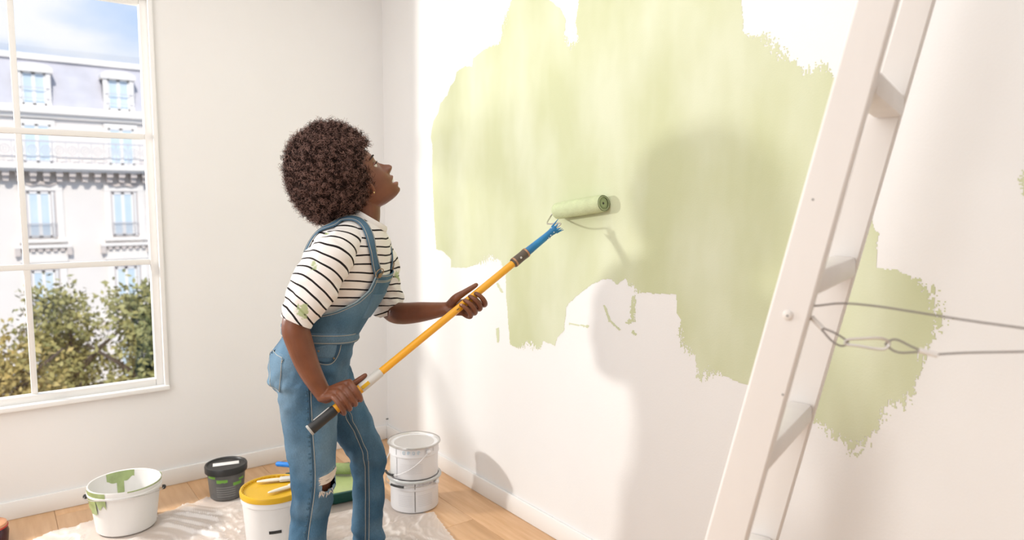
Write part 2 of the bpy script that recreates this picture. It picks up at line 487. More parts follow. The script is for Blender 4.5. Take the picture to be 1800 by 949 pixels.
g = G().b2((BX0-.2, Y0-.32, 4.72), (BX1+.2, Y0+1, 4.92)); g.b2((BX0-.1, Y0-.16, 4.55), (BX1+.1, Y0+1, 4.72)); g.b2((BX0-.2, Y0-.1, 4.92), (BX1+.2, Y0+1, 5.02))
bpart('cornice', g, M['stone2'])
g = G().add([(BX0, Y0+.05, 5.0), (BX1, Y0+.05, 5.0), (BX1, Y0+.85, 6.95), (BX0, Y0+.85, 6.95), (BX0, Y0+8, 5.0), (BX1, Y0+8, 5.0), (BX1, Y0+7, 6.95), (BX0, Y0+7, 6.95)],
            [(0, 1, 2, 3), (5, 4, 7, 6), (3, 2, 6, 7), (0, 3, 7, 4), (1, 5, 6, 2)])
bpart('mansard_roof', g, M['slate'])
bpart('roof_ridge', G().b2((BX0-.1, Y0+.68, 6.9), (BX1+.1, Y0+1.1, 7.12)), M['stone2'])
def two_pane(cx, z0, z1, hw, y, parent, mid=.06):
    """white casement: frame plus two panes"""
    fr = G()
    t_ = .07
    for lo, hi in (((cx-hw, y-.03, z0), (cx-hw+t_, y+.05, z1)), ((cx+hw-t_, y-.03, z0), (cx+hw, y+.05, z1)), ((cx-hw, y-.03, z1-t_), (cx+hw, y+.05, z1)),
                   ((cx-hw, y-.03, z0), (cx+hw, y+.05, z0+t_)), ((cx-mid, y-.03, z0), (cx+mid, y+.05, z1))):
        fr.b2(lo, hi)
    f_ = bpart('casement', fr, M['whitep'], parent)
    for s in (-1, 1):
        bpart('pane', G().b2((cx+s*mid, y, z0+t_), (cx+s*(hw-t_), y+.03, z1-t_)), M['pane'], parent)
    return f_
for k, cx in enumerate(COLS):
    # dormer in the slates
    g = G()
    zt = 6.42
    g.b2((cx-.56, Y0-.02, 5.02), (cx-.40, Y0+.85, zt)); g.b2((cx+.40, Y0-.02, 5.02), (cx+.56, Y0+.85, zt)); g.b2((cx-.56, Y0+.2, 5.02), (cx+.56, Y0+.85, zt))
    R = []
    for yy_ in (Y0-.1, Y0+.9):
        a = np.linspace(0, PI, 13)
        top = np.stack([cx+.64*np.cos(a), np.full(13, yy_), zt+.02+.2*np.sin(a)], 1)
        R.append(np.concatenate([top, [(cx-.64, yy_, zt-.12), (cx+.64, yy_, zt-.12)]]))
    g.rings(R)
    d = bpart('dormer', g, M['stone2'])
    two_pane(cx, 5.05, zt-.12, .40, Y0+.1, d)
    g = G()
    for zr in (5.3, 5.7): g.b2((cx-.5, Y0-.07, zr-.012), (cx+.5, Y0-.05, zr+.012))
    bpart('guard_rail', g, M['iron'], d)
    # tall balcony window
    wd = bpart('window_surround', G().b2((cx-.62, Y0-.05, 2.78), (cx-.47, Y0+.02, 4.5)).b2((cx+.47, Y0-.05, 2.78), (cx+.62, Y0+.02, 4.5)).b2((cx-.62, Y0-.06, 4.3), (cx+.62, Y0+.02, 4.5)), M['stone2'])
    two_pane(cx, 2.8, 4.3, .46, Y0-.02, wd)
    # two lower storeys
    for (za, zb) in ((-.12, 1.72), (-3.25, -1.40), (-6.4, -4.55), (-9.6, -7.7)):
        s_ = G().b2((cx-.74, Y0-.08, za-.1), (cx-.50, Y0+.02, zb+.22)).b2((cx+.50, Y0-.08, za-.1), (cx+.74, Y0+.02, zb+.22)).b2((cx-.74, Y0-.09, zb), (cx+.74, Y0+.02, zb+.24))
        wd = bpart('window_surround', s_, M['stone2'])
        bpart('reveal', G().b2((cx-.5, Y0-.03, za), (cx+.5, Y0-.01, zb)), M['shutter'], wd)
        two_pane(cx-.06, za, zb-.06, .38, Y0-.04, wd)
        bpart('shutter', G().b2((cx+.36, Y0-.14, za), (cx+.42, Y0-.02, zb-.05)), M['whitep'], wd)
        g = G().b2((cx-.5, Y0-.15, za+.52), (cx+.5, Y0-.13, za+.55)).b2((cx-.5, Y0-.15, za+.05), (cx+.5, Y0-.13, za+.08))
        for q in np.linspace(-.48, .48, 13): g.b2((cx+q-.009, Y0-.15, za+.05), (cx+q+.009, Y0-.13, za+.55))
        bpart('guard_rail', g, M['iron'], wd)
        bpart('sill', G().b2((cx-.80, Y0-.2, za-.2), (cx+.80, Y0+.02, za-.09)), M['stone2'])
        # ledge with dentils over the window below
        e = bpart('window_ledge', G().b2((cx-.95, Y0-.26, za-.42), (cx+.95, Y0+.02, za-.3)).b2((cx-.8, Y0-.07, za-1.0), (cx+.8, Y0+.02, za-.42)), M['stone2'])
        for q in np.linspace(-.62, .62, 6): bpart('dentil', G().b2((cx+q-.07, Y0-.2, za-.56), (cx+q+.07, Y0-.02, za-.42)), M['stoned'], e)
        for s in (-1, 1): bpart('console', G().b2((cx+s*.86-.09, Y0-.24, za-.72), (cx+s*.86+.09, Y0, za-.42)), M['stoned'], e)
    # carved keystone swag under the balcony
    g = G()
    g.tube([(cx-.55, Y0-.1, 2.0), (cx-.3, Y0-.13, 1.93), (cx, Y0-.13, 2.02), (cx+.3, Y0-.13, 1.93), (cx+.55, Y0-.1, 2.0)], [.03, .06, .09, .06, .03], 8)
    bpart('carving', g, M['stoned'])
slab = bpart('balcony', G().b2((BX0, Y0-.75, 2.56), (BX1, Y0+.1, 2.78)).b2((BX0, Y0-.62, 2.46), (BX1, Y0+.1, 2.56)), M['stone2'])
xb = BX0+.2
while xb < BX1:
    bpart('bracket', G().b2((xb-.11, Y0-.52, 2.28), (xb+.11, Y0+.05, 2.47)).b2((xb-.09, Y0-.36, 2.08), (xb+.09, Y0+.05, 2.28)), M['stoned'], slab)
    xb += .435
g = G().b2((BX0, Y0-.72, 3.58), (BX1, Y0-.68, 3.63)).b2((BX0, Y0-.72, 2.84), (BX1, Y0-.69, 2.87))
g.b2((BX0, Y0-.72, 3.02), (BX1, Y0-.69, 3.04))
xb = BX0
while xb < BX1:
    g.b2((xb-.012, Y0-.715, 2.78), (xb+.012, Y0-.69, 3.6))
    a = np.linspace(0, 2*PI, 13)
    g.tube(np.stack([xb+.22+.15*np.cos(a), np.full(13, Y0-.70), 3.28+.17*np.sin(a)], 1), .016, 5, cap=False)
    g.tube(np.stack([xb+.22+.06*np.cos(a), np.full(13, Y0-.70), 3.28+.08*np.sin(a)], 1), .014, 5, cap=False)
    xb += .435
bpart('railing', g, M['iron'], slab)

# neighbour house edge seen at the left pane
# trees between the houses
def leaf_mat(name, a, b):
    return mat(name, a, .6, col2=b, vscale=2.2)
LM = [leaf_mat('autumn_leaves', (.58, .42, .14), (.30, .26, .08)), leaf_mat('olive_leaves', (.48, .42, .15), (.20, .21, .07)), leaf_mat('green_leaves', (.30, .36, .07), (.12, .17, .035))]
M['bark'] = mat('bark', (.12, .09, .07), .9, .3, 6, .5, 20)
TREES = [(-1.95, 12.0, -.15, .95, 0, 'golden brown street tree nearest the window'), (.85, 12.2, .12, .95, 1, 'olive green street tree close before the pale stone house'),
         (-.50, 15.2, -.35, .95, 1, 'olive street tree set back between the golden brown and the nearer olive tree'), (2.30, 15.4, -.15, .95, 0, 'golden street tree set back beside the right hand windows of the stone house'),
         (3.65, 12.1, 0., .95, 2, 'bright green street tree in the row nearest the window'), (-3.3, 15.3, -.3, .95, 2, 'green street tree set back at the start of the row'), (-4.75, 12.0, -.1, .95, 1, 'olive street tree at the start of the row nearest the window')]
for ti, (tx, ty, tz, tr_, mi, lab) in enumerate(TREES):
    root = thing('street_tree', lab, 'tree', (tx, ty, GZ))
    zt = tz-GZ
    g = G().tube([(0, 0, 0), (.1, .05, 2.5), (0, 0, zt-2.8), (.05, 0, zt-1.2)], [.22, .17, .12, .05], 10)
    for b in range(7):
        an = b*2.4; hb = zt-4.2+.35*b
        g.tube([(0, 0, hb), (.7*math.cos(an), .7*math.sin(an), hb+.8), (1.3*math.cos(an), 1.3*math.sin(an), hb+1.3)], [.08, .05, .02], 6)
    obj('trunk', g, M['bark'], root)
    nl = 17000
    cl = rng.normal(size=(46, 3)); cl /= np.linalg.norm(cl, axis=1)[:, None]
    cl *= (rng.random((46, 1))**.4)
    cl = cl*np.array([tr_*.95, tr_*.75, 3.0])+np.array([0, 0, zt-3.1])
    idx = rng.integers(0, 46, nl)
    c = cl[idx]+rng.normal(size=(nl, 3))*np.array([.26, .26, .22])
    c = c[(c[:, 2] < zt+.15) & (np.abs(c[:, 0]) < 1.27) & (np.abs(c[:, 1]) < 1.3)]
    nl = len(c)
    d1 = rng.normal(size=(nl, 3)); d1 /= np.linalg.norm(d1, axis=1)[:, None]
    d2 = np.cross(d1, rng.normal(size=(nl, 3))); d2 /= np.linalg.norm(d2, axis=1)[:, None]
    sz = (.045+.045*rng.random((nl, 1)))
    v = np.stack([c-d1*sz, c+d2*sz*.55, c+d1*sz, c-d2*sz*.55], 1).reshape(-1, 3)
    fo = obj('foliage', (v, np.arange(4*nl).reshape(nl, 4)), LM[mi], root, smooth=0)
    fo['kind'] = 'stuff'

# ------------------------------------------------------------------ white step ladder
LT = .221                                             # lean of each half
lr = unit(V(.9466, .3223, 0)); ll = unit(V(.3223, -.9466, 0)); ez = V(0, 0, 1)
LN = V(-.686, -3.015, 1.28)                           # near stile of the climbing half at this height
LH = 2.2
ladder = thing('step_ladder', 'white painted wooden step ladder with a wire rope spreader', 'ladder', tuple(LN-ll*LT*1.28-ez*1.28))
L0 = np.array(ladder.location)
def lpart(name, g, m, parent=None, smooth=35):
    for v in g.v: v -= L0
    return obj(name, g, m, ladder if parent is None else parent, smooth)
def sp(z, q=0., r=0.):                                # point on the climbing half
    return LN+ll*LT*(z-1.28)+ez*(z-1.28)+unit(ll-ez*LT)*q+lr*r
def sp2(z, q=0., r=0.):                               # point on the supporting half
    top = LN+ll*LT*(LH-1.28)
    return V(top[0], top[1], z)+ll*(LT*(LH-z)+.06)+unit(ll+ez*LT)*q+lr*r
def stile(fn, r, w0, w1, th, z0, z1, name='stile'):
    g = G()
    R = []
    for z in (z0, z0+.004, z1-.004, z1):
        k = (z-z0)/(z1-z0); wd = (w0*(1-k)+w1*k)/2
        e = .004
        ring = [(-wd+e, -th/2), (wd-e, -th/2), (wd, -th/2+e), (wd, th/2-e), (wd-e, th/2), (-wd+e, th/2), (-wd, th/2-e), (-wd, -th/2+e)]
        R.append([fn(z, a, r+b) for a, b in ring])
    g.rings(R)
    return lpart(name, g, M['white_wood'])
RW = .39
s_near = stile(sp, 0, .083, .056, .026, .0, LH)
s_far = stile(sp, RW, .083, .056, .026, .0, LH)
stile(sp2, 0, .06, .05, .024, .0, LH)
stile(sp2, RW, .06, .05, .024, .0, LH)
for k in range(6):
    zt = .262+.34*k
    c = sp(zt-.024, .004, RW/2)
    g = G().box(c, (RW-.024, .058, .046), (lr, ll, ez), .010)
    lpart('step', g, M['white_wood'])
for z in (.45, 1.95):
    lpart('cross_brace', G().box(sp2(z, 0, RW/2), (RW-.022, .045, .02), (lr, ez, ll), .004), M['white_wood'])
lpart('top_hinge', G().box(sp(LH-.05, .05, RW/2), (RW+.05, .03, .05), (lr, ll, ez), .005), M['steel'])
g = G()
for (z, q) in ((1.198, .0), (.60, .012), (1.86, 0)):
    c = sp(z, q, -.013)
    lpart('screw', G().lathe([(.0095, -.001), (.0085, .002), (.006, .0036), (.002, .0038)], 18, c, -lr, True, True), M['screw'])
for (z, q) in ((1.198, 0.), (.62, -.018), (1.40, -.012), (1.06, .028)):
    c = sp(z, q, -.0169 if q == 0 else -.0131)
    lpart('screw_hole', G().lathe([(.0018, 0), (.0015, .0006)], 8, c, -lr, True, True), M['dark'])

CAB = dict(
 UP=[(-.688, -2.992, 1.209), (-0.6694, -3.0398, 1.2174), (-0.6568, -3.0739, 1.2244), (-0.6386, -3.1235, 1.224), (-0.621, -3.171, 1.2197), (-0.5935, -3.2456, 1.2122), (-0.568, -3.3148, 1.207), (-0.5442, -3.3794, 1.2012), (-.487, -3.534, 1.19)],
 L1a=[(-0.668, -3.044, 1.179), (-0.6608, -3.0633, 1.1724), (-0.6543, -3.0808, 1.1624), (-.652, -3.0865, 1.157)],
 L1b=[(-0.668, -3.044, 1.177), (-0.6622, -3.0595, 1.1589), (-0.6573, -3.0728, 1.1504), (-0.6542, -3.0812, 1.1515), (-.652, -3.0865, 1.157)],
 CAR=[(-0.6542, -3.0811, 1.1545), (-0.6528, -3.085, 1.1619), (-0.6451, -3.1057, 1.1664), (-0.6362, -3.13, 1.1702), (-0.6317, -3.1422, 1.1668), (-0.6307, -3.1448, 1.1603), (-0.6329, -3.1388, 1.1528), (-0.6373, -3.1268, 1.1512), (-0.6465, -3.1021, 1.1531), (-0.6526, -3.0853, 1.1535), (-0.6542, -3.0811, 1.1545)],
 L2a=[(-.633, -3.139, 1.161), (-0.6294, -3.1484, 1.1695), (-0.6259, -3.1578, 1.1696), (-0.62, -3.1738, 1.162), (-0.6142, -3.1894, 1.1554)],
 L2b=[(-.633, -3.139, 1.161), (-0.6285, -3.1508, 1.1514), (-0.6241, -3.1627, 1.1491), (-0.6184, -3.1781, 1.152), (-0.6142, -3.1895, 1.1544)],
 LOW=[(-0.608, -3.207, 1.152), (-0.5925, -3.2483, 1.1602), (-0.5672, -3.3169, 1.1709), (-0.5437, -3.3806, 1.1808), (-.487, -3.534, 1.187)])
g = G()
for k in ('UP', 'L1a', 'L1b', 'L2a', 'L2b', 'LOW'):
    g.tube(crm(CAB[k], 24), .0017, 8)
rope = lpart('wire_rope', g, M['wire'])
M['ferrule'] = mat('aluminium_ferrule', (.72, .69, .66), .4)
for fp_ in ([(-0.6735, -3.0285, 1.196), (-0.667, -3.0465, 1.177)], [(-0.6155, -3.186, 1.1565), (-0.6062, -3.2113, 1.1512)]):
    lpart('ferrule', G().tube(fp_, .0046, 10), M['ferrule'], rope)
car = lpart('carabiner', G().tube(crm(CAB['CAR'], 50), .0024, 10), M['steel'], rope)

# ------------------------------------------------------------------ floor things
def arc_patch(g, a0, a1, z0, z1, rf, off=0., na=10, nz_=3, c=(0, 0)):
    """patch lying on a surface of revolution; z0/z1 may be functions of the angle"""
    R = []
    for i in range(nz_+1):
        k = i/nz_
        ring = []
        for a in np.linspace(a0, a1, na+1):
            za = z0(a) if callable(z0) else z0
            zb = z1(a) if callable(z1) else z1
            z = za+(zb-za)*k
            r = rf(z)+off
            ring.append((c[0]+r*math.cos(a), c[1]+r*math.sin(a), z))
        R.append(ring)
    g.rings(R, False, False, False)
    return g
def cam_ang(x, y):                                    # compass angle from a thing towards the viewer's side of the room
    return math.atan2(-3.7108-y, -1.8373-x)

# open white bucket
bx, by = -1.425, -.375
A = cam_ang(bx, by)
ob = thing('paint_bucket', 'open white plastic bucket with green paint drips over its rim', 'bucket', (bx, by, .004))
bh, rb, rt = .20, .115, .139
rf = lambda z: rb+(rt-rb)*z/bh
obj('body', G().lathe([(.02, .001), (rb-.006, 0), (rb, .006), (rf(.165), .165), (rt+.004, .168), (rt+.004, .176), (rt+.001, .178), (rt+.002, bh-.004), (rt, bh), (rt-.004, bh-.002), (rf(.1)-.004, .1), (rb-.004, .008), (.02, .006)], 56), M['bucketw'], ob)
jag = lambda lo, hi, f, ph: (lambda a: lo+(hi-lo)*(.5+.5*math.sin(a*f+ph))*(.6+.4*math.sin(a*f*2.7+1)))
def drip(*a):
    obj('paint_drip', arc_patch(G(), *a), M['wetgreen'], ob)
drip(A-1.45, A-.55, jag(.112, .172, 7, .4), bh-.002, lambda z: rf(z)+.0055, .0, 22)
drip(A-1.2, A-.90, .100, .18, lambda z: rf(z)+.005, .0005, 10)
drip(A+PI-.30, A+PI+.55, jag(.150, .172, 6, 1.), bh-.003, lambda z: rf(z)-.0048, 0., 24)
drip(A+PI+.02, A+PI+.24, .02, .175, lambda z: rf(z)-.0052, 0., 8)
drip(A+PI-.5, A+PI+.7, .004, jag(.02, .07, 5, 2.), lambda z: rf(z)-.0055, 0., 24)
drip(A-1.3, A-.95, jag(.16, .175, 9, 0), bh-.002, lambda z: rf(z)-.005, 0., 10)
g = G()
arc_patch(g, A+.05, A+1.9, bh-.006, bh-.001, lambda z: rf(z)+.0042, 0., 24, 1)
obj('paint_smear', g, M['wetgreen'], ob)
def bail(parent, a_mid, r, zpiv, drop, m, grip=None, thick=.0018):
    pts = []
    for t in np.linspace(0, 1, 25):
        a = a_mid-PI/2+PI*t
        k = math.sin(PI*t)
        pts.append(((r+.006+.012*k)*math.cos(a), (r+.006+.012*k)*math.sin(a), zpiv-drop*k))
    b = obj('handle', G().tube(pts, thick, 8), m, parent)
    if grip:
        i = 12
        obj('handle_grip', G().tube(pts[i-2:i+3], .0055, 10), grip, b)
    for i in (0, -1):
        p_ = np.array(pts[i]); d = unit(V(p_[0], p_[1], 0))
        obj('handle_pivot', G().lathe([(.010, -.006), (.010, .004), (.006, .008), (.002, .009)], 14, p_, d, True, True), M['blackp'] if grip is None else M['canw'], b)
    return b
bail(ob, A-.15, rt+.004, .150, -.030, M['steel'])

# black bucket with lid
bx, by = -.992, -.30
A = cam_ang(bx, by)
bb = thing('lidded_tub', 'small black paint tub with lid by the window wall', 'bucket', (bx, by, .004))
tf = lambda z: .074+.012*z/.14
obj('body', G().lathe([(.01, 0), (.070, 0), (.074, .004), (.086, .14), (.01, .14)], 44), M['greyp'], bb)
ld = obj('lid', G().lathe([(.088, .122), (.094, .124), (.095, .150), (.092, .156), (.086, .156), (.082, .150), (.01, .150)], 44), M['blackp'], bb)
fx = V(math.cos(A), math.sin(A), 0); sd = V(-fx[1], fx[0], 0)
obj('lid_label', G().box(-fx*.006+V(0, 0, .1512), (.115, .040, .002), (sd, fx, ez), .0008), M['paper'], ld)
for a_ in ((A-1.15, A-.62, .108, .120), (A-.55, A+.05, jag(.088, .092, 9, 0), .104), (A+.35, A+.9, .070, .085), (A+.7, A+1.1, .09, .1)):
    obj('label_print', arc_patch(G(), *a_, tf, .0008, 10), M['labelgreen'], bb)
M['fink'] = mat('faint_label_ink', (.22, .215, .21), .6)
for k in range(5): obj('label_text', arc_patch(G(), A-.6, A+.5, .020+.011*k, .024+.011*k, tf, .0006, 12, 1), M['fink'], bb)

# white tub with yellow lid
bx, by, ZH = -.985, -.985, .272
A = cam_ang(bx, by)
yb = thing('yellow_lidded_tub', 'big white plastic tub with a yellow lid, two brushes on top', 'bucket', (bx, by, .004))
yf = lambda z: .104+.018*z/.26
obj('body', G().lathe([(.01, 0), (.100, 0), (.104, .004), (yf(.225), .225), (yf(.225)+.004, .228), (yf(.24)+.004, .24), (.121, .258), (.01, .258)], 56), M['bucketw'], yb)
obj('lid', G().lathe([(.1215, .248), (.127, .250), (.1285, .266), (.126, .2715), (.121, .2725), (.117, .269), (.115, .263), (.01, .263)], 64), M['yellow_lid'], yb)
g = G()
for k in range(40):
    a = 2*PI*k/40
    d = V(math.cos(a), math.sin(a), 0)
    g.box(d*.1165+V(0, 0, .2665), (.004, .008, .008), (d, np.cross(ez, d), ez))
obj('lid_rib', g, M['yellow_lid'], yb)['kind'] = 'stuff'
obj('handle_slot', arc_patch(G(), A-.20, A+.20, .128, .140, yf, .0015, 10, 2), M['blackp'], yb)
# two brushes lying on the lid
def brush(label, c, ang, ln):
    b = thing('paint_brush', label, 'paint brush', c, ang)
    hd = crm([(-ln*.55, 0, .007), (-ln*.35, 0, .007), (-ln*.1, 0, .007), (0, 0, .007)], 14)
    k = np.linspace(0, 1, 14)
    obj('handle', G().tube(hd, .006+.005*np.sin(k*PI)*.6+.004*k, 12, True, flat=((0, 0, 1), .6)), M['brushwood'], b)
    obj('ferrule', G().box((.022, 0, .007), (.045, .034, .012), None, .003), M['silver'], b)
    g = G()
    for i in range(40):
        y_ = -.015+.03*((i*7) % 40)/39; z_ = .003+.008*((i*3) % 5)/4
        g.tube([(.043, y_, z_), (.07, y_*1.08, z_), (.088+.006*random.random(), y_*1.1, z_)], [.0016, .0015, .0005], 5)
    obj('bristles', g, M['bristle'], b)['kind'] = 'stuff'
    return b
lz = .272
brush('pale wooden brush lying across the back of the yellow lid', (-.945, -.935, lz-.002), math.radians(-20), .15)
brush('pale wooden brush lying across the front of the yellow lid', (-.938, -1.03, lz-.002), math.radians(6), .15)

# two stacked metal cans
cx, cy = -.318, -.905
A = cam_ang(cx, cy)
def can(label, z, lower):
    c = thing('paint_can', label, 'paint can', (cx, cy, z))
    hh, r = .150, .112
    prof = [(.01, .004), (r-.010, .004), (r-.008, 0), (r-.004, .001), (r-.003, .008), (r-.003, .098), (r+.0015, .102), (r+.0015, .108), (r, .112), (r, hh-.008)]
    obj('body', G().lathe(prof+[(.01, hh-.008)], 64), M['canw'], c)
    l_ = obj('lid', G().lathe([(r, hh-.010), (r+.006, hh-.008), (r+.0075, hh-.003), (r+.005, hh), (r+.001, hh), (r-.003, hh-.003), (r-.006, hh-.010), (r-.018, hh-.010), (r-.021, hh-.007), (.01, hh-.007)], 64), M['can_lid'], c)
    rfc = lambda zz: r if zz > .11 else r-.003
    if not lower:
        obj('locking_ring', G().lathe([(r+.0076, hh-.006), (r+.0095, hh-.004), (r+.0085, hh), (r+.006, hh+.001)], 64), M['steel'], l_)
        obj('lever', G().tube([( (r+.010)*math.cos(A+q), (r+.010)*math.sin(A+q), hh-.002) for q in (-.28, -.1, .1)], .004, 8), M['steel'], l_)
    else:
        obj('rim_band', G().lathe([(r+.0078, hh-.012), (r+.012, hh-.010), (r+.012, hh-.004), (r+.007, hh-.001)], 64), mat('grey_rim_band', (.55, .56, .55), .4), l_)
    sa = A-.78 if not lower else A+.02
    obj('seam', arc_patch(G(), sa-.012, sa+.012, .006, hh-.012, lambda zz: r-.003 if zz < .1 else r, .0012, 2, 6), M['ink'] if not lower else M['inkdark'], c)
    # row of small print symbols
    M['ink2'] = mat('grey_violet_ink', (.60, .58, .66), .6)
    for q in range(4):
        g = G()
        a = A-.42+.20*q if not lower else A+.18+.17*q
        d = V(math.cos(a), math.sin(a), 0); s_ = V(-d[1], d[0], 0)
        ce = d*(r+.0008)+V(0, 0, .126)
        th = np.linspace(0, 2*PI, 15)
        pts = [ce+s_*.0062*math.cos(t)*(1 if q % 2 else .8)+ez*.0068*math.sin(t) for t in th]
        g.tube(pts[:12 if q % 2 else 15], .0009, 5)
        if q in (1, 3): g.box(ce, (.002, .006, .0012), (s_, ez, d))
        obj('symbol', g, M['inkblue'] if not lower else M['ink2'], c)
    
    M['canink'] = mat('faint_can_ink', (.66, .65, .665), .6)
    line = lambda *a: obj('label_text', arc_patch(G(), *a), M['canink'], c)
    if lower:
        line(A-.72, A-.42, .124, .127, rfc, .0006, 6, 1); line(A-.72, A-.16, .115, .1175, rfc, .0006, 8, 1)
        for q in range(7): line(A-.70, A-.1, .030+.008*q, .032+.008*q, rfc, .0006, 8, 1); line(A+.14, A+.8, .030+.008*q, .032+.008*q, rfc, .0006, 8, 1)
    else:
        for q in range(6): line(A-.6, A+.35, .030+.008*q, .0315+.008*q, rfc, .0006, 8, 1)
        line(A+.84, A+.90, .120, .136, rfc, .0006, 2, 1)
    b = bail(c, A-.62 if lower else A-1.02, r+.004, .126, .105 if not lower else -.004, M['steel'] if lower else M['canw'], M['blackp'], .0018)
    return c
can('white metal paint can standing on the floor under another can', .004, True)
can('white metal paint can with clamped lid, topmost of the two stacked', .156, False)

# tray with roller
ty = thing('paint_tray', 'dark green roller tray filled with pale green paint', 'paint tray', (-.60, -.56, .006), math.radians(-8))
W2, L2 = .15, .175
g = G()
def traypts(o, zb):
    return [(-W2+o, -L2+o, zb), (W2-o, -L2+o, zb), (W2-o, L2-o, zb), (-W2+o, L2-o, zb)]
g.rings([traypts(.03, 0), traypts(.004, .055), traypts(-.008, .058), traypts(-.008, .062), traypts(.006, .062), traypts(.03, .012)])
obj('tray_body', g, M['traygreen'], ty)
g = G()
gx = np.linspace(-W2+.014, W2-.014, 12); gy = np.linspace(-L2+.014, L2-.014, 14)
R = [[(x_, y_, .040+.012*(y_+L2)/(2*L2)+.0012*math.sin(x_*80+y_*50)) for x_ in gx] for y_ in gy]
obj('paint', G().rings(R, False, False, False), M['palegreen'], ty)
ro = thing('small_roller', 'paint roller with bright blue handle resting in the green tray', 'paint roller', (-.52, -.50, .058))
# roller axis and handle in room directions
ax_ = unit(V(.80, -.59, .0)); p0 = V(0, 0, .03)
obj('roller_cover', G().lathe([(.006, -.065), (.024, -.065), (.027, -.060), (.027, .060), (.024, .065), (.006, .065)], 26, p0, ax_, True, True), mat('wet_green_nap', (.33, .42, .17), .8, .2, 30, .8, 200), ro)
hd_ = unit(V(-.70, .68, .02))
h0 = p0+ax_*.085
obj('wire_frame', G().tube(crm([p0+ax_*.066, h0, h0+V(-.02, .03, 0), p0+hd_*.11], 20), .003, 8), M['steel'], ro)
obj('handle', G().tube([p0+hd_*.11, p0+hd_*.17, p0+hd_*.31], [.011, .0135, .0125], 14, True), M['bluebright'], ro)

# maroon pot at the window wall
mp_ = thing('maroon_pot', 'dark maroon pot with a peach lid by the window wall', 'pot', (-1.905, -.235, .0))
obj('body', G().lathe([(.01, 0), (.060, 0), (.068, .008), (.072, .05), (.066, .075), (.01, .076)], 40), M['maroon'], mp_)
obj('lid', G().lathe([(.066, .074), (.068, .078), (.066, .088), (.056, .094), (.01, .096)], 40), M['peach'], mp_)
obj('rim', G().lathe([(.067, .070), (.0705, .072), (.0705, .077), (.066, .079)], 40), M['redrim'], mp_)

# crumpled plastic dust sheet
SH = [(-1.95, -.42), (-1.744, -.297), (-1.57, -.262), (-1.40, -.19), (-1.292, -.33), (-1.174, -.33), (-1.077, -.25), (-.93, -.36), (-.72, -.30), (-.45, -.60), (-.40, -.86), (-.30, -1.05), (-.36, -1.32), (-.50, -1.75), (-.75, -2.15), (-1.4, -2.1), (-1.9, -1.6), (-2.1, -.9)]
st_ = .007
gx = np.arange(-2.15, -.2, st_); gy = np.arange(-2.25, -.1, st_)
PX, PYY = np.meshgrid(gx, gy, indexing='ij')
f = seg_field(SH, PX, PYY)
P3 = np.stack([PX.ravel(), PYY.ravel(), np.zeros(PX.size)], 1)
f = f+.02*vn(P3, 12, 5).reshape(PX.shape)
ridge = lambda sc_, sd_: (1.1-np.sqrt(.012+vn(P3*np.array([1, 1, 1])+.25*np.stack([vn(P3, 3, 9), vn(P3, 3, 10), 0*P3[:, 0]], 1), sc_, sd_)**2))**5
zz = .0015+.012*ridge(4, 6)+.009*ridge(9, 7)+.006*ridge(19, 8)+.004*ridge(36, 12)
for (ox, oy, rr) in ((-1.425, -.375, .13), (-.992, -.30, .085), (-.985, -.985, .115), (-.318, -.905, .12), (-.6, -.56, .23), (-1.02, -1.48, .16), (-.76, -1.35, .16), (-.796, -2.7, .2)):
    dd = np.hypot(P3[:, 0]-ox, P3[:, 1]-oy)
    zz = np.where(dd < rr+.05, .0012+(zz-.0012)*np.clip((dd-rr)/.05, 0, 1), zz)
keep = (f > 0)
idx = -np.ones(PX.shape, int)
cell = keep[:-1, :-1] & keep[1:, :-1] & keep[1:, 1:] & keep[:-1, 1:]
I, J = np.nonzero(cell)
nyy = PX.shape[1]
fc = np.stack([I*nyy+J, (I+1)*nyy+J, (I+1)*nyy+J+1, I*nyy+J+1], 1)
used, inv = np.unique(fc, return_inverse=True)
vv = np.stack([P3[used, 0], P3[used, 1], zz[used]], 1)
ms = bpy.data.materials.new('clear_plastic_film'); ms.use_nodes = True
n = ms.node_tree; n.nodes.clear()
o_ = n.nodes.new('ShaderNodeOutputMaterial'); m1 = n.nodes.new('ShaderNodeMixShader'); m2 = n.nodes.new('ShaderNodeMixShader')
tr = n.nodes.new('ShaderNodeBsdfTransparent'); df = n.nodes.new('ShaderNodeBsdfDiffuse'); gs = n.nodes.new('ShaderNodeBsdfGlossy')
df.inputs['Color'].default_value = (.92, .90, .88, 1); gs.inputs['Roughness'].default_value = .3; gs.inputs['Color'].default_value = (.9, .9, .9, 1)
geo = n.nodes.new('ShaderNodeNewGeometry'); sx = n.nodes.new('ShaderNodeSeparateXYZ'); mr = n.nodes.new('ShaderNodeMapRange')
n.links.new(geo.outputs['Normal'], sx.inputs[0]); n.links.new(sx.outputs['Z'], mr.inputs['Value'])
mr.inputs['From Min'].default_value = 1.0; mr.inputs['From Max'].default_value = .88; mr.inputs['To Min'].default_value = .42; mr.inputs['To Max'].default_value = .66
n.links.new(mr.outputs[0], m1.inputs[0])
m2.inputs[0].default_value = .07
n.links.new(tr.outputs[0], m1.inputs[1]); n.links.new(df.outputs[0], m1.inputs[2]); n.links.new(m1.outputs[0], m2.inputs[1]); n.links.new(gs.outputs[0], m2.inputs[2]); n.links.new(m2.outputs[0], o_.inputs[0])
sh = obj('dust_sheet', (vv, inv.reshape(-1, 4)), ms, smooth=60)
tag(sh, 'crumpled translucent plastic dust sheet spread over the wooden floor', 'dust sheet')

